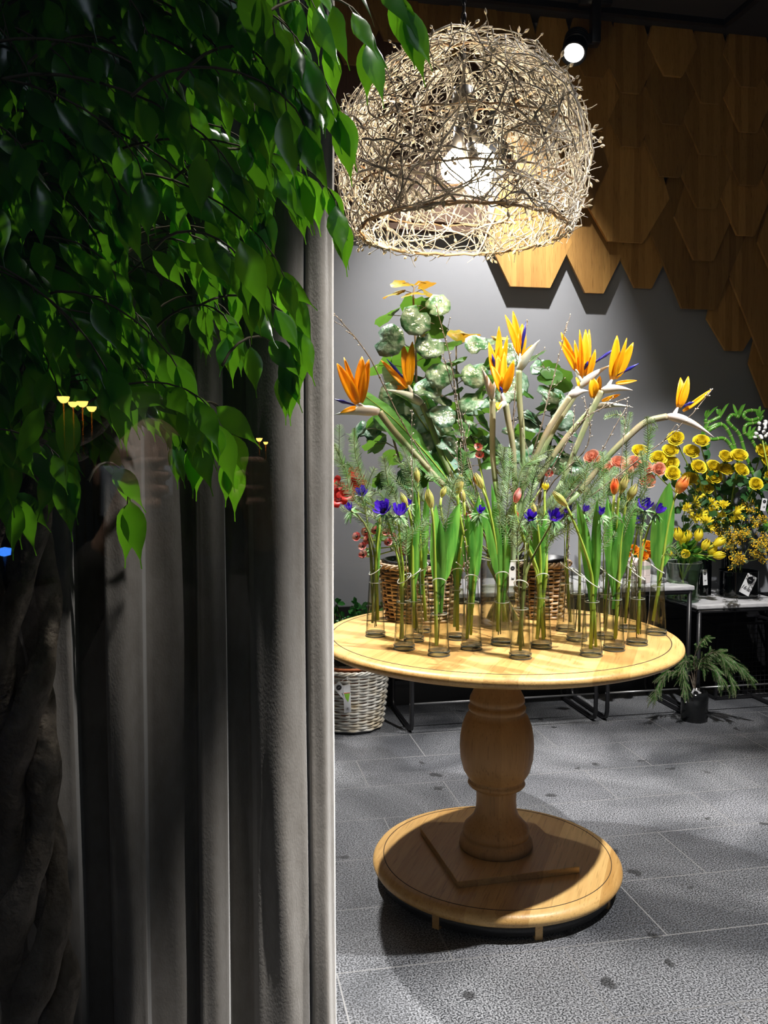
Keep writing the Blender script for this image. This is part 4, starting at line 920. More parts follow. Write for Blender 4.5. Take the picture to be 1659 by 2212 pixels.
bird('bird of paradise arching alone over the yellow roses at far right', 2.72, (1440, 900), (1543, 945), [(1395, 912), (1355, 945), (1310, 990), (1250, 1065)],
     [(1464, 880, 1470, 816, .011), (1467, 880, 1487, 813, .010), (1475, 888, 1535, 842, .006), (1476, 902, 1528, 935, .006)], [(1475, 878, 1500, 868)], .014, bow=.008)

def bigleaf(label, path, W, m=SGREEN, sidev=None):
    mouth, bot = to_jar(); P = [at(*q) for q in path]; root = thing('strelitzia_leaf', label, 'leaf', bot, 'strelitzia leaves in the large jar')
    pts = spline(P, 8); n = len(pts); ws = [W * max(.02, math.sin(PI * (.03 + .94 * (i / (n - 1)) ** .9)) ** .62) for i in range(n)]
    b = MB(); b.ribbon(pts, sidev or (P[-1] - P[0]).cross(V((0, -.72, .68))), ws, .35, nc=5, wave=.035); b.build('blade', m, root)
    b = MB(); b.tube([p + V((0, -.0005, 0)) for p in pts], [.0028 * (1 - .7 * i / n) for i in range(n)], 6); b.build('midrib', STEM, root)
    b = MB(); b.tube(bez(P[0], P[0] + (P[0] - P[1]).normalized() * .08, mouth + V((0, 0, .06)), mouth, 8) + [bot], .005, 8); b.build('stalk', STEM, root)
bigleaf('long strelitzia leaf slanting up left to the curtain edge', [(985, 1060, 2.86), (925, 985, 2.84), (850, 905, 2.82), (772, 842, 2.80)], .048)
bigleaf('pale veined strelitzia leaf behind the left of centre bird of paradise', [(1000, 1050, 2.94), (945, 960, 2.93), (890, 880, 2.92), (832, 790, 2.93)], .052, mat('pale_strelitzia_leaf', (.22, .42, .32), .35, var=(.42, .58, .50), scale=70, stretch=(.25, .25, 1), trans=.2))
bigleaf('dark broad strelitzia leaf nearest the jar, beside the pale one', [(1020, 1045, 2.98), (980, 985, 2.97), (945, 925, 2.97), (915, 850, 2.98)], .055)
for path, lab in [([(1040, 1090, 2.86), (1000, 1010, 2.86), (960, 970, 2.9), (890, 940, 2.9)], None)]: pass

def jar_twig(label, path, side=5, r=.0022):
    mouth, bot = to_jar(); root = thing('budding_branch', label, 'branch', bot, 'budding branches in the large jar')
    P = [at(*q) for q in path]; pts = [bot] + spline([mouth] + P, 5); budtwig(root, pts, r, side)
random.seed(44)
for lab, path in [('dark budding branch reaching furthest left to a forked tip', [(880, 930, 2.78), (800, 775, 2.76), (724, 680, 2.75)]), ('pale thick budding branch rising left of centre beside the round leaves', [(1000, 930, 2.74), (975, 790, 2.72), (943, 664, 2.72)]),
                  ('budding branch crossing in front of the centre left round leaves', [(1010, 1000, 2.74), (985, 870, 2.73), (958, 768, 2.73)]), ('budding branch rising high right of the widest orange fan', [(1160, 950, 2.74), (1195, 820, 2.73), (1224, 700, 2.73)]),
                  ('slender branch behind the tallest bird of paradise', [(1110, 900, 2.90), (1120, 800, 2.92), (1139, 695, 2.94)]), ('budding branch ending between the right hand birds of paradise', [(1200, 1000, 2.74), (1262, 905, 2.72), (1355, 860, 2.72)]),
                  ('upright budding branch just right of the low white beaks', [(1180, 1060, 2.78), (1270, 960, 2.73), (1262, 860, 2.72)]), ('longest thin branch sweeping far right past the lone bird of paradise', [(1230, 1110, 2.76), (1370, 1000, 2.72), (1460, 930, 2.70), (1537, 843, 2.70)]),
                  ('low budding branch slanting right in front of the peach roses', [(1180, 1130, 2.74), (1270, 1020, 2.70), (1350, 885, 2.70)]), ('short dark branch with dense buds at the centre left', [(1010, 1090, 2.72), (1000, 1040, 2.70), (995, 960, 2.70)])]:
    jar_twig(lab, path)
def jar_frond(label, path, L=.026, br=3):
    mouth, bot = to_jar(); root = thing('fern_frond', label, 'greenery', bot, 'feathery fronds in the large jar'); P = [at(*q) for q in path]; pts = [bot] + spline([mouth] + P, 5); mb, ms = MB(), MB(); sprig(mb, ms, pts[4:], L, .0024); ms.tube(pts[:5], .0018, 5)
    for k in range(br):
        q = pts[-4 - 2 * k]; e = q + (pts[-1] - pts[-6]).normalized() * rnd(.05, .09) + rv(.035); sprig(mb, ms, bez(q, q.lerp(e, .3) + V((0, 0, .01)), q.lerp(e, .7) + V((0, 0, .01)), e, 6), L * .85, .0024)
    ms.build('stalk', OLIVE, root); mb.build('needles', FERN, root)
for lab, path in [('silver green frond nearest the curtain, upright at far left', [(850, 1130, 2.80), (775, 1010, 2.78), (765, 925, 2.78)]), ('thin frond bowing to the curtain edge at far left', [(800, 1110, 2.78), (745, 1010, 2.77), (722, 960, 2.76)]), ('frond fanning in front of the left basket', [(900, 1120, 2.75), (845, 1060, 2.73), (830, 990, 2.73)]),
                  ('frond lying low across the long strelitzia leaf', [(960, 1120, 2.75), (900, 1060, 2.72), (885, 985, 2.72)]), ('frond spreading at the foot of the centre birds of paradise', [(1080, 1100, 2.74), (1090, 1030, 2.72), (1080, 960, 2.72)]), ('spiky frond bending right below the centre birds', [(1110, 1090, 2.74), (1130, 1010, 2.72), (1180, 985, 2.72)]),
                  ('frond drooping left over the jar mouth', [(1050, 1110, 2.76), (1010, 1060, 2.74), (960, 1045, 2.72)]), ('frond reaching up right toward the peach roses', [(1170, 1110, 2.76), (1230, 1040, 2.74), (1300, 1000, 2.72)]), ('dense frond low right of the jar', [(1160, 1130, 2.74), (1210, 1080, 2.72), (1250, 1030, 2.72)]),
                  ('frond hanging down between the frontmost pair of violet anemones', [(1130, 1130, 2.68), (1170, 1110, 2.62), (1195, 1170, 2.60)]), ('frond in front of the flame tulip', [(1200, 1120, 2.76), (1290, 1060, 2.74), (1330, 1010, 2.74)]), ('frond crossing the base of the lone right bird of paradise', [(1230, 1130, 2.74), (1320, 1060, 2.72), (1400, 1000, 2.70)]),
                  ('lowest frond bending right over the violet anemones', [(1240, 1140, 2.72), (1320, 1100, 2.68), (1390, 1105, 2.64)])]:
    jar_frond(lab, path)

# small flower helper: shared bloom mesh turned toward an axis, own stem down to a vase mouth
BL = {}
def bloom_mesh(key, fn, m):
    b = MB(); fn(b); o = b.build('bloom', m); me = o.data; bpy.data.objects.remove(o); BL[key] = me
bloom_mesh('rose', lambda b: rose_bloom(b, V((0, 0, 0)), (0, 0, 1), .030), YEL)
bloom_mesh('prose', lambda b: rose_bloom(b, V((0, 0, 0)), (0, 0, 1), .030, 18), PEACH)
bloom_mesh('oran', lambda b: rose_bloom(b, V((0, 0, 0)), (0, 0, 1), .022, 22), ORANG)
bloom_mesh('cream', lambda b: rose_bloom(b, V((0, 0, 0)), (0, 0, 1), .020, 18), mat('cream_petal', (.85, .78, .55), .5, trans=.3))
bloom_mesh('ytul', lambda b: tulip_bloom(b, V((0, 0, 0)), (0, 0, 1), .021, .056, .1, 0), YEL)
def anem(b): 
    for k in range(9): b.petal(V((0, 0, 0)), Matrix.Identity(3), 2 * PI * k / 9, .42, lambda t, s: .019 * t ** .8, lambda t, s: .012 * t * t, lambda t: math.sin(PI * (.12 + .76 * t)) ** .6, nt=5)
bloom_mesh('ranem', anem, REDW)
def glad(b):
    for k in range(6): b.petal(V((0, 0, 0)), Matrix.Identity(3), 2 * PI * k / 6, .55, lambda t, s: .034 * t ** 1.1, lambda t, s: .035 * t ** .6 - .012 * max(0, t - .7) * 3, lambda t: math.sin(PI * (.1 + .8 * t)) ** .8, nt=6)
bloom_mesh('glad', glad, REDP)
def frees(b):
    for k in range(6): b.petal(V((0, 0, 0)), Matrix.Identity(3), 2 * PI * k / 6, .5, lambda t, s: .004 + .017 * max(0, t - .3) ** 1.2 * 1.4, lambda t, s: .034 * t ** .9, lambda t: .7 + .2 * math.sin(PI * t) - .5 * max(0, t - .8) * 3, nt=6)
bloom_mesh('frees', frees, YEL)
def flower(name, key, label, cat, group, c, ax, mouth, bot, sc_=1.0, sr=.0024, leaves=0, lm=DLEAF, extra=(), sm=STEM):
    root = thing(name, label, cat, c, group)
    q = V(ax).to_track_quat('Z', 'Y') @ Quaternion((0, 0, 1), rnd(0, 6.28))
    for (k2, off, s2) in [(key, V((0, 0, 0)), 1.0)] + list(extra):
        o = bpy.data.objects.new('bloom', BL[k2]); COL.objects.link(o); o.parent = root; o.location = off; o.rotation_mode = 'QUATERNION'; o.rotation_quaternion = q if off.length == 0 else (V(ax) + off.normalized() * .8).to_track_quat('Z', 'Y'); o.scale = (sc_ * s2,) * 3
        if k2 == 'ranem': dk = MB(); dk.blob(c + V(ax).normalized() * .004, V(ax), .005 * sc_, .007 * sc_, 8, 4); dk.build('centre', INK, root)
    ax = V(ax).normalized(); pts = bez(c, c - ax * .06, mouth + V((0, 0, .08)), mouth, 9) + [bot]
    b = MB(); b.tube(pts, sr, 6)
    for (k2, off, s2) in extra: b.tube([c + off, c + off * .4 - ax * .02, c - ax * .05], sr * .6, 5)
    b.build('stem', sm, root)
    if leaves:
        b = MB()
        for k in range(leaves):
            p = pts[random.randint(1, 6)]; d = (rv(.8) + V((0, -.2, rnd(-.2, .6)))).normalized(); L = rnd(.04, .07); side = d.cross(V((0, -1, .4))); b.ribbon([p, p + d * L * .35, p + d * L * .7, p + d * L], side, [.002, L * .30, L * .26, .001], .2, nc=1)
        b.build('leaves', lm, root)
    return root
# red flowers on the left, in a small jar hidden behind the left basket
random.seed(52)
J2 = V((.14, 3.13, TZ)); glassjar('glass_jar', 'small glass jar mostly hidden behind the left wicker basket, holding red flowers', J2, .045, .20, .12)
def jm(c, r, h): 
    a = rnd(0, 6.28); q = rnd(.2, .9) * r; return c + V((q * math.cos(a), q * math.sin(a), h)), c + V((-q * math.cos(a), -q * math.sin(a), .02))
for px, py, lab in [(735, 1082, 'large red gladiolus bloom lowest at the curtain edge'), (728, 1050, 'red gladiolus bloom cut by the curtain edge'), (775, 1030, 'red gladiolus with orange tinge, highest of the left red blooms'), (776, 1056, 'red gladiolus bloom directly above the highest left violet anemone'), (752, 1072, 'deep red gladiolus bloom beside the curtain, partly behind a frond')]:
    m_, b_ = jm(J2, .035, .19); flower('gladiolus', 'glad', lab, 'gladiolus', 'red gladioli at the left', at(px, py, 3.02 + rnd(-.03, .03)), V((rnd(-.5, .1), -.9, rnd(0, .5))), m_, b_, 1.1, .003, 0)
for k, (px, py, lab) in enumerate([(772, 1160, 'leftmost small red anemone of the low bunch'), (790, 1150, 'red anemone at the top left of the low bunch'), (785, 1182, 'red anemone under the leftmost two of the low bunch'), (797, 1166, 'red anemone inside the left half of the low bunch'), (786, 1200, 'lowest red anemone at the left of the bunch'),
        (835, 1152, 'red anemone right of the dark bent stem, upper one'), (850, 1162, 'pink red anemone in the middle of the right half of the bunch'), (838, 1174, 'open red anemone with dark eye between the two violet anemone stems'), (878, 1178, 'red anemone furthest right of the low bunch'), (868, 1192, 'small red anemone below the furthest right one'), (812, 1148, 'red anemone just right of the leftmost vase leaf')]):
    m_, b_ = jm(J2, .035, .19); flower('red_anemone', 'ranem', lab, 'anemone', 'small red anemones behind the left bud vases', at(px, py, 3.0 + rnd(-.04, .04)), V((rnd(-.4, .2), -.8, rnd(.2, .7))), m_, b_, rnd(.8, 1.0), .0022, 2, COLLAR)
for px, py, lab in [(1032, 968, 'small red carnation deep among the strelitzia stalks'), (1036, 985, 'red carnation just below another beside the centre stalks'), (1012, 1098, 'pinkish red carnation seen behind the plump pale tulip bud'), (1008, 1118, 'red carnation behind the collared dark anemone'), (1185, 1025, 'orange red carnation behind the fronds right of centre')]:
    m_, b_ = to_jar(); flower('carnation', 'prose' if False else 'ranem', lab, 'carnation', 'small red carnations in the large jar', at(px, py, 2.92), V((rnd(-.3, .3), -.8, .5)), m_, b_, .8, .002, 0)

# ------------------------------------------------------------------ benches along the wall
def WL(u, n, z): return WO + WE * u + WN * n + V((0, 0, z))
def bench(label, u0, u1, zt, n0=.06, n1=.50):
    root = thing('bench', label, 'bench', WL((u0 + u1) / 2, .28, 0), 'black framed benches along the wall'); r = .011
    b = MB(); b.box(WL((u0 + u1) / 2, (n0 + n1) / 2, zt - .012), (u1 - u0 + .02, n1 - n0 + .03, .024), Matrix.Rotation(WA, 3, 'Z')); b.build('top', WHITE, root, smooth=False, bev=.006)
    for u in (u0 + r, u1 - r):
        b = MB(); k = .04
        P = [WL(u, n1, zt - .03), WL(u, n1, k + r), WL(u, n1 - .012, r + .012), WL(u, n1 - k, r), WL(u, n0 + k, r), WL(u, n0 + .012, r + .012), WL(u, n0, k + r), WL(u, n0, zt - .03)]
        b.tube(P, r, 10); b.tube([WL(u, n1, zt - .035), WL(u, n0, zt - .035)], r, 8); b.build('leg', BLACK, root)
    b = MB(); b.tube([WL(u0, n1, zt - .035), WL(u1, n1, zt - .035)], r, 8); b.tube([WL(u0, n0, zt - .035), WL(u1, n0, zt - .035)], r, 8); b.build('apron', BLACK, root)
    b = MB(); b.tube([WL(u0, n1, .145), WL(u1, n1, .145)], .005, 6); b.build('cross_bar', mat('steel_rod', (.35, .35, .36), .35, metal=.8), root)
bench('longest black framed bench, behind the round table pedestal', .025, .99, .675)
bench('black framed bench with white top, its corner just beyond the table edge', 1.03, 1.49, .675)
bench('lower black framed bench at far right, carrying the tulip and mimosa vases', 1.525, 2.03, .575)
bench('black framed bench cut by the right picture edge', 2.06, 2.7, .575) if False else None

# ------------------------------------------------------------------ vases and flowers on the right benches
random.seed(61)
TV = WL(1.60, .36, .575); tv = at(1474, 1290, 1); 
def onbench(px, n, z):
    lo, hi = 0.0, 4.0
    for _ in range(40):
        u = (lo + hi) / 2; P = WL(u, n, z); d = P - CAM; yy = d.y * CP - d.z * SP; x = 829.5 + F * d.x / yy
        if x < px: lo = u
        else: hi = u
    return WL(u, n, z)
TV = onbench(1474, .38, .575); DV = onbench(1521, .22, .575); MV = onbench(1594, .30, .575); RV = onbench(1575, .13, .575); FV = onbench(1468, .14, .575); BV = onbench(1700, .16, 0)
glassjar('glass_vase', 'clear glass vase of yellow tulips on the lower right bench', TV, .082, .205, .155, GREENGL, mat_glass('greenish_water', tint=(.88, .95, .82), edge=(.5, .62, .4), gl=.4), .012)
glassjar('dark_vase', 'narrow dark glass vase just right of the yellow tulip vase', DV, .036, .20, 0, SMOKE)
glassjar('smoked_bowl', 'wide smoked glass bowl under the mimosa on the right bench', MV, .100, .14, .10, SMOKE, GREENGL)
glassjar('dark_vase', 'tall dark vase behind the tulips, holding yellow roses', RV, .045, .24, 0, SMOKE)
glassjar('dark_vase', 'dark vase behind the tulip vase, holding the freesias', FV, .045, .24, 0, SMOKE)
roses = [(1460, 951, 'highest yellow rose, near the lone bird of paradise beak'), (1447, 979, 'yellow rose just below and left of the highest one'), (1514, 958, 'yellow rose at the top right of the main rose bunch'), (1491, 980, 'big yellow rose in front of the top right one of the bunch'), (1381, 981, 'leftmost yellow rose, half behind a pale upright sprig'),
         (1421, 995, 'yellow rose at the left above the peach roses'), (1449, 1006, 'yellow rose tucked under the second highest rose'), (1451, 1026, 'yellow rose directly above the red and peach tulip, to its left'), (1506, 1013, 'wide open yellow rose in the centre of the bunch'), (1538, 1012, 'small yellow rose right of the wide open central one'),
         (1564, 991, 'large yellow rose of the touching pair in front of the bamboo, left one'), (1595, 990, 'large yellow rose of the touching pair in front of the bamboo, right one'), (1566, 1019, 'yellow rose under the touching pair, at its left'), (1597, 1019, 'shaded yellow rose under the touching pair, at its right'), (1540, 1034, 'round yellow rose low in the middle of the bunch'),
         (1527, 1055, 'lowest yellow rose of the main bunch'), (1491, 1040, 'yellow rose right behind the red and peach tulip'), (1631, 1049, 'lone yellow rose hanging low at the right'), (1646, 979, 'yellow rose at the top of the right hand edge'), (1657, 1002, 'yellow rose cut by the right edge, second from top'), (1657, 1036, 'yellow rose cut by the right edge, lowest of three')]
for px, py, lab in roses:
    m_, b_ = jm(RV, .035, .23); c = at(px, py, 4.42 + rnd(-.10, .16)); ax = V(((c.x - RV.x) * .5 + rnd(-.3, .3), -.75, rnd(.25, .8))); flower('yellow_rose', 'rose', lab, 'rose', 'yellow roses on the right bench', c, ax, m_, b_, rnd(1.25, 1.5) if py < 1045 else 1.2, .0032, 3)
for k, (px, py, lab) in enumerate([(1281, 992, 'peach rose furthest left, alone beside the slanting stalk'), (1308, 1012, 'peach rose second from left in the peach bunch'), (1335, 1004, 'peach rose at the top centre of the peach bunch'), (1352, 1018, 'peach rose in the heart of the peach bunch'), (1370, 1003, 'pale peach rose at the top right of the peach bunch'),
        (1392, 1014, 'coral rose just left of the yellow roses'), (1422, 1016, 'coral rose touching the yellow roses'), (1345, 1042, 'coral rose low behind the olive tulip buds'), (1398, 1042, 'coral rose low behind the bushy sprig'), (1320, 1036, 'peach rose low behind the flame tulip')]):
    if k == 0: PV = onbench(1352, .16, .675); glassjar('glass_vase', 'clear glass vase of peach roses on the middle bench, behind the bud vases', PV, .055, .22, .15)
    m_, b_ = jm(PV, .04, .21); flower('peach_rose', 'prose', lab, 'rose', 'peach and coral roses on the middle bench', at(px, py, 4.30 + rnd(-.06, .06)), V((rnd(-.4, .4), -.8, rnd(.3, .8))), m_, b_, rnd(1.15, 1.4), .003, 2)
for px, py, lab in [(1252, 1035, 'cream ranunculus behind the low fronds right of centre'), (1236, 1050, 'cream ranunculus a little lower left of its twin'), (1266, 1062, 'cream ranunculus lowest, left of the peach roses')]:
    m_, b_ = jm(PV, .04, .21); flower('cream_ranunculus', 'cream', lab, 'ranunculus', 'cream ranunculus left of the peach roses', at(px, py, 4.2), V((rnd(-.4, .4), -.8, rnd(.3, .8))), m_, b_, 1.1, .002, 1)
# ridged white pot with orange ranunculus
WPt = onbench(1380, .34, .675); root = thing('ridged_pot', 'white ridged pot with a pale green band on the middle bench', 'pot', WPt)
b = MB(); b.lathe([(.001, 0), (.058, 0), (.060, .004), (.060, .036), (.0585, .038), (.060, .040), (.060, .072), (.001, .072)], 10, WPt); b.lathe([(.061, .092), (.060, .112), (.046, .130), (.040, .130), (.040, .09), (.001, .09)], 10, WPt); b.build('body', CERAM, root, smooth=False)
b = MB(); b.lathe([(.0605, .072), (.0605, .093)], 10, WPt); b.build('band', BAND, root, smooth=False)
for px, py, lab in [(1398, 1182, 'orange ranunculus topmost above the white ridged pot'), (1408, 1197, 'orange ranunculus at the right over the white ridged pot'), (1420, 1210, 'orange ranunculus seen through the far right bud vase'), (1388, 1203, 'dark orange ranunculus at the centre of the pot'), (1350, 1196, 'orange ranunculus at the left, between the dark stems'), (1368, 1190, 'orange ranunculus behind the violet anemone stems')]:
    m_, b_ = jm(WPt, .03, .125); flower('orange_ranunculus', 'oran', lab, 'ranunculus', 'orange ranunculus in the ridged white pot', at(px, py, 4.22 + rnd(-.03, .03)), V((rnd(-.3, .3), -.8, .5)), m_, b_ + V((0, 0, .09)), 1.25, .002, 1)
# yellow tulips
tl = [(1465, 1157, (-.2, -.2, 1), 'yellow tulip at the top left of the tulip vase'), (1486, 1158, (0, -.2, 1), 'yellow tulip second from the left along the top of the tulip vase'), (1509, 1158, (.1, -.2, 1), 'yellow tulip standing highest above the tulip vase'), (1524, 1178, (.4, -.3, 1), 'large yellow tulip leaning right in the middle of the bunch'),
      (1474, 1165, (-.1, -.4, .9), 'pale yellow tulip between the top left pair'), (1552, 1172, (.8, -.2, .6), 'yellow tulip leaning right toward the mimosa'), (1552, 1200, (.7, -.5, .15), 'big yellow tulip drooping right over the vase rim'), (1480, 1197, (-.1, -.9, .3), 'small yellow tulip facing the viewer at the rim'), (1443, 1194, (-.8, -.4, .3), 'little yellow tulip leaning far left toward the table'), (1538, 1190, (.3, -.3, .8), 'yellow tulip half behind the large leaning one')]
for px, py, ax, lab in tl:
    m_, b_ = jm(TV, .07, .20); c = at(px, py, 4.42 + rnd(-.08, .05)) - V(ax).normalized() * .025
    rt_ = flower('yellow_tulip', 'ytul', lab, 'tulip', 'yellow tulips in the clear vase', c, V(ax), m_, b_, rnd(1.0, 1.25), .0035, 0)
    b = MB()
    for _ in range(3):
        e = c + V((rnd(-.05, .05), rnd(-.04, .03), rnd(-.04, .05))); b.ribbon(bez(m_, m_ + V((0, 0, .05)), (m_ + e) / 2 + V(((e.x - m_.x) * .3, 0, .03)), e, 7), V((1, rnd(-.8, .8), 0)), [.006, .014, .019, .020, .017, .013, .007, .001], .5, nc=2)
    b.build('leaves', TLEAF, rt_)
for px, py, lab in [(1534, 1092, 'freesia spray at the top of the freesia bunch'), (1562, 1098, 'freesia spray right of the topmost one'), (1584, 1106, 'freesia spray furthest right, touching the mimosa'), (1510, 1112, 'freesia spray left of the bunch centre'), (1532, 1116, 'freesia spray in the very centre of the bunch'), (1503, 1124, 'freesia spray lowest left'),
                    (1526, 1132, 'freesia spray lowest in the centre'), (1550, 1118, 'freesia spray right of centre'), (1586, 1120, 'freesia spray lowest right'), (1480, 1104, 'freesia spray apart at far left below the red tulip'), (1494, 1088, 'buttery freesia just under the lowest yellow rose')]:
    m_, b_ = jm(FV, .035, .23); ex = [('frees', V((rnd(-.02, .02), rnd(-.02, 0), rnd(-.018, .018))), rnd(.6, .9)) for _ in range(3)]
    flower('freesia', 'frees', lab, 'freesia', 'yellow freesias behind the tulip vase', at(px, py, 4.48 + rnd(-.06, .06)), V((rnd(-.6, .6), -.7, rnd(.3, .8))), m_, b_, 1.15, .0018, 0, extra=ex)
for k, (px, py, lab) in enumerate([(1508, 1058, 'tiny round yellow craspedia beside the lowest rose'), (1513, 1074, 'tiny round yellow craspedia just below another'), (1505, 1044, 'topmost tiny round yellow craspedia'), (1519, 1070, 'tiny yellow craspedia furthest right of the four'), (1392, 1168, 'tiny yellow craspedia above the orange ranunculus')]):
    root = thing('craspedia', lab, 'flower', at(px, py, 4.4), 'small yellow button flowers'); c = at(px, py, 4.4); b = MB(); b.blob(c - V((0, 0, .010)), (0, 0, 1), .011, .021, 10, 8); b.build('bloom', YEL, root); m_, b_ = jm(FV, .03, .23); stemtube('stem', bez(c, c - V((0, 0, .08)), m_ + V((0, 0, .1)), m_, 7) + [b_], .0014, root)
# mimosa
random.seed(71)
def mimosa(label, cx, cy_, rx, ry, Y, n):
    m_, b_ = jm(MV, .06, .14); root = thing('mimosa_spray', label, 'mimosa', b_, 'mimosa sprays in the smoked bowl'); st, bl, lf = MB(), MB(), MB(); c = at(cx, cy_, Y)
    main = bez(m_, m_ + V((0, 0, .10)), c - V(((c.x - m_.x) * .3, 0, .06)), c, 8); st.tube([b_] + main, .002, 5)
    for k in range(n // 14):
        e = at(cx + rnd(-rx, rx), cy_ + rnd(-ry, ry), Y + rnd(-.10, .10)); q = c.lerp(e, .2) - V((0, 0, .01)); st.tube([q, q.lerp(e, .5) + V((0, 0, .01)), e], .0009, 4, cap=False)
        for _ in range(14):
            p = q.lerp(e, rnd(.25, 1.08)) + rv(.014); r = rnd(.0026, .0042); bl.blob(p - V((0, 0, r)), (0, 0, 1), r, 2 * r, 6, 4)
        if k % 2 == 0: sprig(lf, st, [q, q.lerp(e, .5) + rv(.02), e + rv(.03)], .014, .004)
    st.build('stems', OLIVE, root); bl.build('blossoms', YELD, root); lf.build('needles', FERN, root)
for a in [('mimosa spray hanging lowest over the smoked bowl, bright yellow', 1600, 1210, 24, 16, 4.33, 210), ('mimosa spray left of the bowl, beside the drooping tulip', 1565, 1165, 24, 26, 4.50, 230), ('mimosa spray above the smoked bowl centre', 1600, 1160, 26, 22, 4.42, 260), ('mimosa spray at the right edge, level with the tulips', 1645, 1170, 24, 26, 4.42, 260),
          ('mimosa spray at the right edge, lower', 1640, 1200, 26, 14, 4.50, 160), ('mimosa spray upper right below the hanging paper tag', 1640, 1125, 22, 18, 4.46, 150), ('thin mimosa spray highest, behind the freesias', 1618, 1092, 20, 14, 4.50, 110), ('mimosa spray behind the right hand tulips', 1545, 1140, 18, 14, 4.58, 100)]: mimosa(*a)
# lucky bamboo
random.seed(77)
bp_ = thing('lucky_bamboo', 'curled lucky bamboo canes standing before the wall at the right', 'plant', BV)
b0 = MB(); b0.lathe([(.001, 0), (.10, 0), (.12, .45), (.125, .47), (.115, .47), (.001, .44)], 32, BV); b0.build('pot', PLAST, bp_)
def cane(path, Y=4.62, r=.0095):
    P = [at(x, y, Y + .01 * math.sin(i)) for i, (x, y) in enumerate(path)]; pts = spline(P, 5); b, nd = MB(), MB(); b.tube(pts, r, 8); acc = 0
    for i in range(1, len(pts)):
        acc += (pts[i] - pts[i - 1]).length
        if acc > .032: acc = 0; t = (pts[i] - pts[i - 1]).normalized(); nd.tube([pts[i] - t * .001, pts[i] + t * .001], r * 1.15, 8)
    b.build('cane', BAMB, bp_); nd.build('cane_nodes', NODE, bp_); return pts
lv2 = MB()
for path in [[(1690, 1200), (1650, 1130), (1612, 1040), (1585, 975), (1565, 948), (1540, 949), (1516, 945)], [(1695, 1200), (1640, 1100), (1600, 1010), (1582, 950), (1562, 918), (1540, 925), (1526, 932), (1528, 915), (1540, 908), (1556, 900)], [(1700, 1200), (1650, 1080), (1612, 985), (1598, 940), (1580, 920), (1572, 908), (1582, 896), (1596, 902)],
             [(1700, 1180), (1680, 1080), (1650, 1000), (1622, 948), (1608, 935), (1612, 918), (1634, 912), (1646, 900), (1636, 888), (1615, 888), (1606, 898), (1620, 908), (1640, 903)], [(1705, 1200), (1690, 1080), (1668, 990), (1640, 945), (1618, 948)], [(1560, 915), (1545, 918), (1528, 925), (1524, 905)]]:
    pts = cane(path); e = pts[-1]
    for k in range(4):
        d = (V((rnd(-.6, .6), rnd(-.5, .2), 1))).normalized(); L = rnd(.05, .09); lv2.ribbon([e, e + d * L * .4, e + d * L * .75 + V((.005, 0, 0)), e + d * L + V((.01, 0, -.008))], d.cross(V((0, 1, .2))), [.003, .0075, .006, .0006], .3, nc=1)
lv2.build('leaves', BAMB, bp_)
stk = thing('white_stock', 'small white stock blossoms beside the curled bamboo at the right edge', 'flower', at(1640, 930, 4.5)); b = MB(); 
for _ in range(16): b.blob(at(rnd(1630, 1659), rnd(912, 950), 4.5 + rnd(-.02, .02)), rv(), rnd(.008, .013), rnd(.015, .022), 8, 5)
b.build('blossoms', mat('white_petal', (.75, .75, .76), .5), stk); stemtube('stem', [at(1645, 940, 4.5), at(1665, 1040, 4.5), BV + V((0, 0, .45))], .003, stk)
# dark foliage of the rose bunch
rl = thing('rose_foliage', 'dark glossy rose foliage filling the space under the yellow roses', 'foliage', RV + V((0, 0, .24))); rl['kind'] = 'stuff'; b = MB(); s_ = MB()
for _ in range(150):
    c = at(rnd(1470, 1659), rnd(1020, 1150), 4.55 + rnd(-.06, .14)); d = (rv(.8) + V((0, -.3, .3))).normalized(); L = rnd(.04, .07); b.ribbon([c, c + d * L * .35, c + d * L * .7, c + d * L], d.cross(V((rnd(-.5, .5), -1, .4))), [.002, L * .32, L * .27, .001], .2, nc=1)
b.build('leaves', DLEAF, rl)
for _ in range(14): c = at(rnd(1490, 1650), rnd(1030, 1100), 4.6); s_.tube([RV + V((0, 0, .22)), (RV + c) / 2 + V((0, 0, .1)), c], .002, 5)
s_.build('stems', OLIVE, rl)

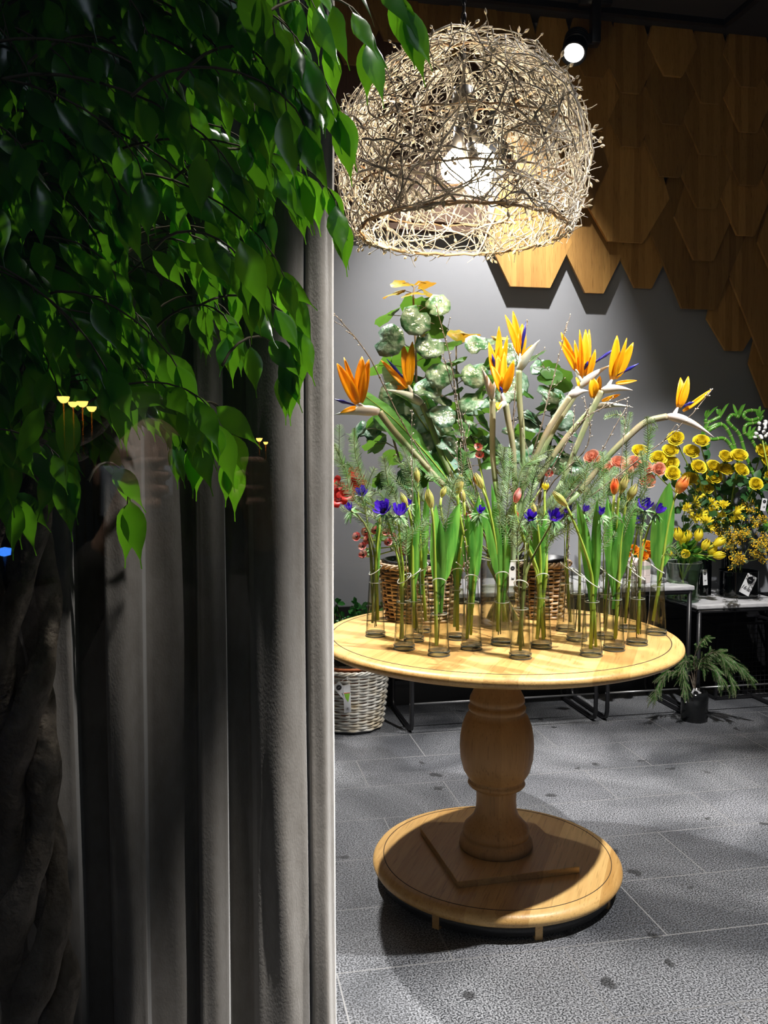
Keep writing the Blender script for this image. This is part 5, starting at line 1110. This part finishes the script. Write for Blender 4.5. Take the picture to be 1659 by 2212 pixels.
# ------------------------------------------------------------------ tags
def text(body, parent, P, M, size, m=INK):
    cu = bpy.data.curves.new('lettering', 'FONT'); cu.body = body; cu.size = size; cu.align_x = 'CENTER'; cu.align_y = 'CENTER'; cu.shear = .25; cu.extrude = .0002; cu.offset = .0003; cu.materials.append(m)
    t_ = bpy.data.objects.new('lettering_curve', cu); me = bpy.data.meshes.new_from_object(t_); bpy.data.objects.remove(t_); o = bpy.data.objects.new('lettering', me); COL.objects.link(o); o.parent = parent; o.matrix_basis = Matrix.Translation(P - ORG[parent.name]) @ M.to_4x4(); return o
def tagcard(label, c, wd, ht, roll, txt, yaw=0.0, string=None, picture=False):
    root = thing('price_tag', label, 'tag', c); M = Matrix.Rotation(WA + yaw, 3, 'Z') @ Matrix.Rotation(PI / 2, 3, 'X') @ Matrix.Rotation(roll, 3, 'Z')
    b = MB(); b.box(c, (wd, ht, .0008), M); b.build('card', PAPER, root, smooth=False)
    if picture:
        b = MB(); b.add([c + M @ V((x * wd, y * ht, .0009)) for x, y in ((-.42, .20), (.42, .20), (.12, -.12), (-.2, .02))], [(0, 1, 2, 3)]); b.build('green_print', GREENINK, root, smooth=False)
        b = MB(); b.box(c + M @ V((0, .22 * ht, .0009)), (wd * .86, ht * .025, .0004), M); b.build('red_stripe', REDINK, root, smooth=False)
        b = MB(); 
        for k in range(7): a = k * .9; b.tube([c + M @ V((0, -.36 * ht, .001)), c + M @ V((.28 * wd * math.cos(a), -.36 * ht + .28 * wd * math.sin(a), .001))], .0006, 3)
        b.build('star_print', INK, root)
    else:
        b = MB(); b.lathe([(.0005, .0009), (wd * .32, .0009)], 28, c + M @ V((0, ht * .24, 0)), M); b.build('round_logo', INK, root, smooth=False)
        text(txt, root, c + M @ V((0, -ht * .2, .0008)), M, wd * .48)
        b = MB(); b.box(c + M @ V((0, ht * .24, .0012)), (wd * .26, wd * .03, .0003), M); b.build('logo_mark', PAPER, root, smooth=False)
    if string: b = MB(); b.tube([c + M @ V((0, ht * .45, .001)), string], .0007, 4); b.build('string', PAPER, root)
tagcard('white paper tag with black disc, price 16 handwritten, on the smoked bowl', at(1616, 1263, MV.y - .125), .062, .108, R_(-27), '16 lei')
tagcard('narrow white tag hanging on the dark vase beside the tulips', at(1523, 1247, DV.y - .045), .026, .085, R_(4), 'lei')
tagcard('white paper tag hanging high at the right edge above the mimosa', at(1650, 1090, 4.35), .028, .062, R_(-10), '18')
tagcard('white tag on the dark floor pot of evergreen under the bench', at(1498, 1507, 4.33), .050, .085, R_(-32), '20')
tagcard('white tag on the large jar between the middle bud vases', at(1107, 1240, J.y - .083), .022, .075, R_(0), 'lei')
tagcard('slanted white tag behind the bowing tulip vase, on the middle bench', at(1300, 1240, 4.1), .045, .06, R_(35), '12')

# ------------------------------------------------------------------ floor basket at the left, evergreen pot at the right
random.seed(83)
FB = V((-.165, 4.27, 0)); wb = thing('wicker_basket', 'whitewashed wicker basket on the floor beside the curtain', 'basket', FB); wicker(wb, FB + V((0, 0, .012)), .155, .185, .29, 20, WICKW, 24, .0066)
b = MB(); b.lathe([(.001, 0), (.15, 0), (.15, .02), (.001, .02)], 32, FB); b.build('base', PLAST, wb)
sh = thing('potted_shrub', 'leafy green shrub in a terracotta pot inside the whitewashed basket', 'plant', FB + V((0, 0, .03))); liner(sh, FB + V((0, 0, .03)), .152, 0, .29, TERRA, .012)
b = MB(); s_ = MB()
for _ in range(34):
    a = rnd(0, 6.28); rr = rnd(.02, .17); e = FB + V((rr * math.cos(a) * 1.1, rr * math.sin(a), rnd(.40, .60))); q = FB + V((rnd(-.05, .05), rnd(-.05, .05), .29)); pts = bez(q, q + V((0, 0, .1)), e - V((0, 0, .08)), e, 6); s_.tube(pts, .002, 4)
    for p in pts[2:]:
        for _ in range(4):
            d = (rv() + V((0, -.2, .5))).normalized(); L = rnd(.028, .05); b.ribbon([p, p + d * L * .3, p + d * L * .7, p + d * L], d.cross(rv()), [.002, L * .25, L * .27, .002], .3, nc=1)
s_.build('stems', OLIVE, sh); b.build('foliage', mat('shrub_leaf', (.03, .15, .03), .25, trans=.2, island=.5), sh)
tagcard('white diamond hung price tag on the whitewashed basket', at(738, 1492, FB.y - .215), .040, .085, R_(40), '189', string=at(752, 1462, FB.y - .20))
tagcard('printed plant label with green picture hanging on the whitewashed basket', at(750, 1510, FB.y - .212), .034, .13, R_(2), '', string=at(751, 1462, FB.y - .20), picture=True)
EP = V((1.565, 4.36, 0)); ep = thing('evergreen_pot', 'dark glazed pot of cut evergreen branches under the right bench', 'pot', EP)
b = MB(); b.lathe([(.001, 0), (.062, 0), (.066, .01), (.066, .13), (.060, .15), (.056, .15), (.058, .02), (.001, .02)], 32, EP); b.build('body', mat('dark_glaze', (.01, .011, .012), .1), ep)
for k, (pth, lab) in enumerate([([(1505, 1450), (1540, 1415), (1580, 1425), (1620, 1465)], 'evergreen branch arching furthest right over the floor pot'), ([(1500, 1450), (1530, 1420), (1560, 1430), (1585, 1480)], 'evergreen branch drooping right in front of the mesh crate'), ([(1500, 1450), (1515, 1425), (1545, 1410), (1575, 1432)], 'uppermost bushy evergreen branch over the floor pot'),
        ([(1495, 1455), (1485, 1430), (1475, 1440), (1480, 1490)], 'evergreen branch hanging left beside the table edge'), ([(1500, 1450), (1500, 1420), (1512, 1390), (1525, 1378)], 'thin bare evergreen twig standing up behind the pot'), ([(1490, 1460), (1450, 1450), (1430, 1465), (1415, 1500)], 'greyish evergreen branch hanging behind the front bench leg'), ([(1500, 1450), (1525, 1435), (1545, 1445), (1560, 1470)], 'short evergreen branch falling over the pot rim')]):
    root = thing('evergreen_branch', lab, 'greenery', EP + V((0, 0, .04)), 'evergreen branches in the dark floor pot'); P = [at(x, y, 4.33 - .03 * i) for i, (x, y) in enumerate(pth)]; pts = [EP + V((0, 0, .04)), EP + V((0, 0, .14))] + spline(P, 5); mb, ms = MB(), MB(); ms.tube(pts, [.0035 - .0022 * i / len(pts) for i in range(len(pts))], 5)
    for i in range(4, len(pts)):
        for _ in range(2 if k == 4 else 5):
            q = pts[i]; d = ((pts[i] - pts[i - 1]).normalized() + rv(.7) + V((0, 0, -.3))).normalized(); L = rnd(.03, .07); sprig(mb, ms, [q, q + d * L * .5, q + d * L + V((0, 0, -.012))], .009, .003)
    ms.build('branch', BARK, root); mb.build('needles', CEDAR, root)
cr = thing('mesh_crate', 'black wire mesh crate against the wall beneath the right bench', 'crate', WL(1.98, .16, 0)); b = MB()
for i in range(15): b.box(WL(1.80 + i * .026, .26, .21), (.0025, .0025, .40), M_)
for i in range(16): b.box(WL(1.98, .262, .02 + i * .026), (.38, .0025, .0025), M_)
b.build('front_mesh', BLACK, cr, smooth=False)
b = MB()
for u in (1.79, 2.17):
    for n in (.26, .05): b.box(WL(u, n, .21), (.012, .012, .42), M_)
for z in (.01, .415):
    for n in (.26, .05): b.box(WL(1.98, n, z), (.39, .012, .012), M_)
    for u in (1.79, 2.17): b.box(WL(u, .155, z), (.012, .21, .012), M_)
b.build('frame', BLACK, cr, smooth=False)

# ------------------------------------------------------------------ the street side, faintly mirrored in the window pane
PO = V((-.1, .55, 0))
def mirrored(px, py, dist):
    """real street point whose reflection in the pane shows in the direction of this pixel at this total distance"""
    d = ray(px, py).normalized(); P = CAM + d * dist; return P - WN * (2 * (P - PO).dot(WN))
AMB = mat('amber_lamp_glass', (.9, .6, .15), .3, emit=(1.0, .62, .12), estr=16)
for px, py, w_, lab in [(137, 860, .105, 'amber bowl street lamp mirrored in the glass, leftmost of four by the fig boughs'), (158, 871, .085, 'amber bowl street lamp mirrored in the glass, second of four, on a thin pole'), (178, 870, .095, 'amber bowl street lamp mirrored in the glass, third of four'), (198, 881, .085, 'amber bowl street lamp mirrored in the glass, lowest and rightmost of four'),
                    (560, 948, .060, 'small amber street lamp mirrored in the glass over the bright curtain fold'), (574, 956, .045, 'dimmer small amber street lamp beside the one over the curtain fold')]:
    P = mirrored(px, py, 8.0); root = thing('street_lamp', lab, 'street lamp', V((P.x, P.y, 0)), 'amber lamps mirrored from the street'); b = MB()
    b.lathe([(.001, -w_ * .42), (w_ * .22, -w_ * .38), (w_ * .42, -w_ * .15), (w_ * .5, w_ * .12), (.001, w_ * .12)], 20, P); b.build('lamp_shade', AMB, root)
    b = MB(); b.tube([V((P.x, P.y, .02)), V((P.x, P.y, P.z - w_ * .4))], .006, 8); b.lathe([(.001, 0), (.08, 0), (.07, .015), (.001, .02)], 20, (P.x, P.y, 0)); b.build('pole', mat('copper_pole', (.25, .09, .02), .4, metal=.6), root)
P = mirrored(10, 1192, 6.0); root = thing('blue_light', 'small blue street light mirrored at the left edge beside the braided trunk', 'light', V((P.x, P.y, 0)))
b = MB(); b.lathe([(.001, -.03), (.035, -.02), (.04, .02), (.001, .03)], 16, P); b.build('lamp_shade', mat('blue_lamp_glass', (.1, .3, 1), .3, emit=(.05, .25, 1.0), estr=9), root)
b = MB(); b.tube([V((P.x, P.y, 0)), P - V((0, 0, .03))], .012, 8); b.build('pole', BLACK, root)
# the photographer
HD = mirrored(318, 1010, 1.46)
ph = thing('person', 'person in dark coat and pale face mask holding up a phone, mirrored in the window', 'person', V((HD.x, HD.y - .05, 0)))
SKIN = mat('skin', (.55, .32, .22), .5, bump=.03, bscale=80); COAT = mat('dark_coat', (.035, .03, .028), .85); MASK = mat('pale_mask', (.42, .46, .55), .8); HAIR = mat('dark_hair', (.02, .014, .01), .6)
fw = V((CAM.x - HD.x, CAM.y - HD.y, 0)).normalized(); fw = (fw * .5 + V((0, 1, 0))).normalized(); rt = V((fw.y, -fw.x, 0)); up = V((0, 0, 1))
def L3(r, f, u): return HD + rt * r + fw * f + up * u
def capsule(mb, pts, rs, n=12):
    mb.tube(pts, rs, n)
    for p, r in ((pts[0], rs[0]), (pts[-1], rs[-1])): mb.blob(V(p) - V((0, 0, r)), (0, 0, 1), r, 2 * r, 12, 8)
def ell(mb, c, rx, ry, rz):
    vs = []; n, m = 24, 16
    for i in range(m + 1):
        for j in range(n):
            a = 2 * PI * j / n; e = PI * i / m; vs.append(c + rt * (rx * max(.01, math.sin(e)) * math.cos(a)) + fw * (ry * max(.01, math.sin(e)) * math.sin(a)) + up * (rz * math.cos(e)))
    mb.add(vs, [(i * n + j, i * n + (j + 1) % n, (i + 1) * n + (j + 1) % n, (i + 1) * n + j) for i in range(m) for j in range(n)] + [tuple(range(n))[::-1], tuple(range(m * n, m * n + n))])
def remesh(o, vox, it=4):
    md = o.modifiers.new('remesh', 'REMESH'); md.mode = 'VOXEL'; md.voxel_size = vox; md.use_smooth_shade = True
    md = o.modifiers.new('smooth', 'SMOOTH'); md.iterations = it
PHN = CAM - V((0, .035, 0)) + V((.0, 0, -.045))
hands = []
b = MB(); ell(b, L3(0, 0, 0), .072, .090, .105); ell(b, L3(0, .03, -.055), .050, .055, .055); ell(b, L3(0, .095, -.012), .010, .014, .022); ell(b, L3(0, .088, .012), .007, .012, .02)
for s_ in (-1, 1): ell(b, L3(s_ * .074, -.005, -.012), .008, .016, .028); ell(b, L3(s_ * .03, .079, .018), .014, .010, .010)
ell(b, L3(0, .082, -.052), .020, .010, .008)
capsule(b, [L3(0, -.01, -.08), L3(0, -.03, -.16), L3(0, -.035, -.22)], [.046, .044, .06])
capsule(b, [L3(0, -.04, -.26), L3(0, -.03, -.45), L3(0, -.03, -.62)], [.11, .115, .12], 16)
FLOOR_ = -HD.z
for s_ in (-1, 1):
    shd = L3(s_ * .155, -.04, -.245); hand = PHN + rt * (s_ * .075) + V((0, -.02, 0)); elb = (shd + hand) / 2 + rt * (s_ * .07) + V((0, -.03, -.17)); wr = hand + (elb - hand).normalized() * .085
    capsule(b, [shd, (shd + elb) / 2, elb, (elb + wr) / 2, wr], [.045, .040, .033, .029, .023])
    palm = hand + (wr - hand) * .35; capsule(b, [wr, palm, hand + V((0, 0, .008))], [.022, .026, .024])
    for k in range(4):
        base = hand + up * (.028 - .018 * k) + rt * (s_ * .012); L = (.030, .034, .032, .025)[k]
        mid = base + V((0, .020, .006)) + rt * (-s_ * L * .35); tip = mid + V((0, .012, .002)) + rt * (-s_ * L); b.tube([base - V((0, .01, 0)), base, mid, tip], [.0095, .009, .0082, .0065], 8)
    tb = palm + V((0, -.018, -.01)); b.tube([palm, tb, tb + rt * (-s_ * .028) + up * .020, tb + rt * (-s_ * .045) + up * .034], [.014, .0115, .010, .0075], 8)
    capsule(b, [L3(s_ * .075, -.03, -.62), L3(s_ * .08, -.01, -.95), L3(s_ * .085, -.03, FLOOR_ + .08)], [.085, .055, .040]); capsule(b, [L3(s_ * .085, -.05, FLOOR_ + .04), L3(s_ * .095, .08, FLOOR_ + .035)], [.035, .030])
    hands.append((shd, elb, wr))
body = b.build('body', SKIN, ph); remesh(body, .0045)
b = MB(); capsule(b, [L3(0, -.04, -.22), L3(0, -.035, -.45), L3(0, -.03, -.85)], [.13, .15, .18], 20)
for shd, elb, wr in hands: capsule(b, [L3(0, -.04, -.25), shd, elb, wr.lerp(elb, .12)], [.08, .064, .048, .036])
remesh(b.build('coat', COAT, ph), .012, 6)
b = MB()
for s_ in (-1, 1): capsule(b, [L3(s_ * .075, -.03, -.75), L3(s_ * .08, -.01, -.98), L3(s_ * .085, -.03, FLOOR_ + .10)], [.098, .072, .058])
remesh(b.build('trousers', mat('dark_trousers', (.02, .022, .03), .8), ph), .012)
b = MB()
for s_ in (-1, 1): capsule(b, [L3(s_ * .085, -.06, FLOOR_ + .048), L3(s_ * .095, .10, FLOOR_ + .045)], [.046, .042])
remesh(b.build('shoes', BLACK, ph), .008)
b = MB(); ell(b, L3(0, -.018, .022), .082, .095, .100); ell(b, L3(0, -.05, -.05), .078, .062, .10); o_ = b.build('hair', HAIR, ph); remesh(o_, .006)
b = MB(); vs = []
for i in range(9):
    for j in range(13):
        a = -1.25 + 2.5 * j / 12; z = .004 - .085 * i / 8; k = 1 - abs(i - 4) / 4; vs.append(L3(.080 * math.sin(a), .006 + (.084 + .016 * k) * math.cos(a), z))
b.add(vs, [(i * 13 + j, i * 13 + j + 1, (i + 1) * 13 + j + 1, (i + 1) * 13 + j) for i in range(8) for j in range(12)]); b.build('face_mask', MASK, ph, thick=.002)
pn = thing('phone', 'dark phone held up by the mirrored photographer', 'phone', PHN); b = MB(); b.box(PHN + V((0, 0, -.01)), (.075, .009, .155)); b.build('body', mat('phone_black', (.01, .01, .012), .15), pn, smooth=False, bev=.003)
b = MB(); b.lathe([(.001, 0), (.006, 0), (.006, .002), (.001, .002)], 16, PHN + V((-.02, .0045, .045)), Matrix.Rotation(-PI / 2, 3, 'X')); b.build('camera_lens', BLACK, pn)
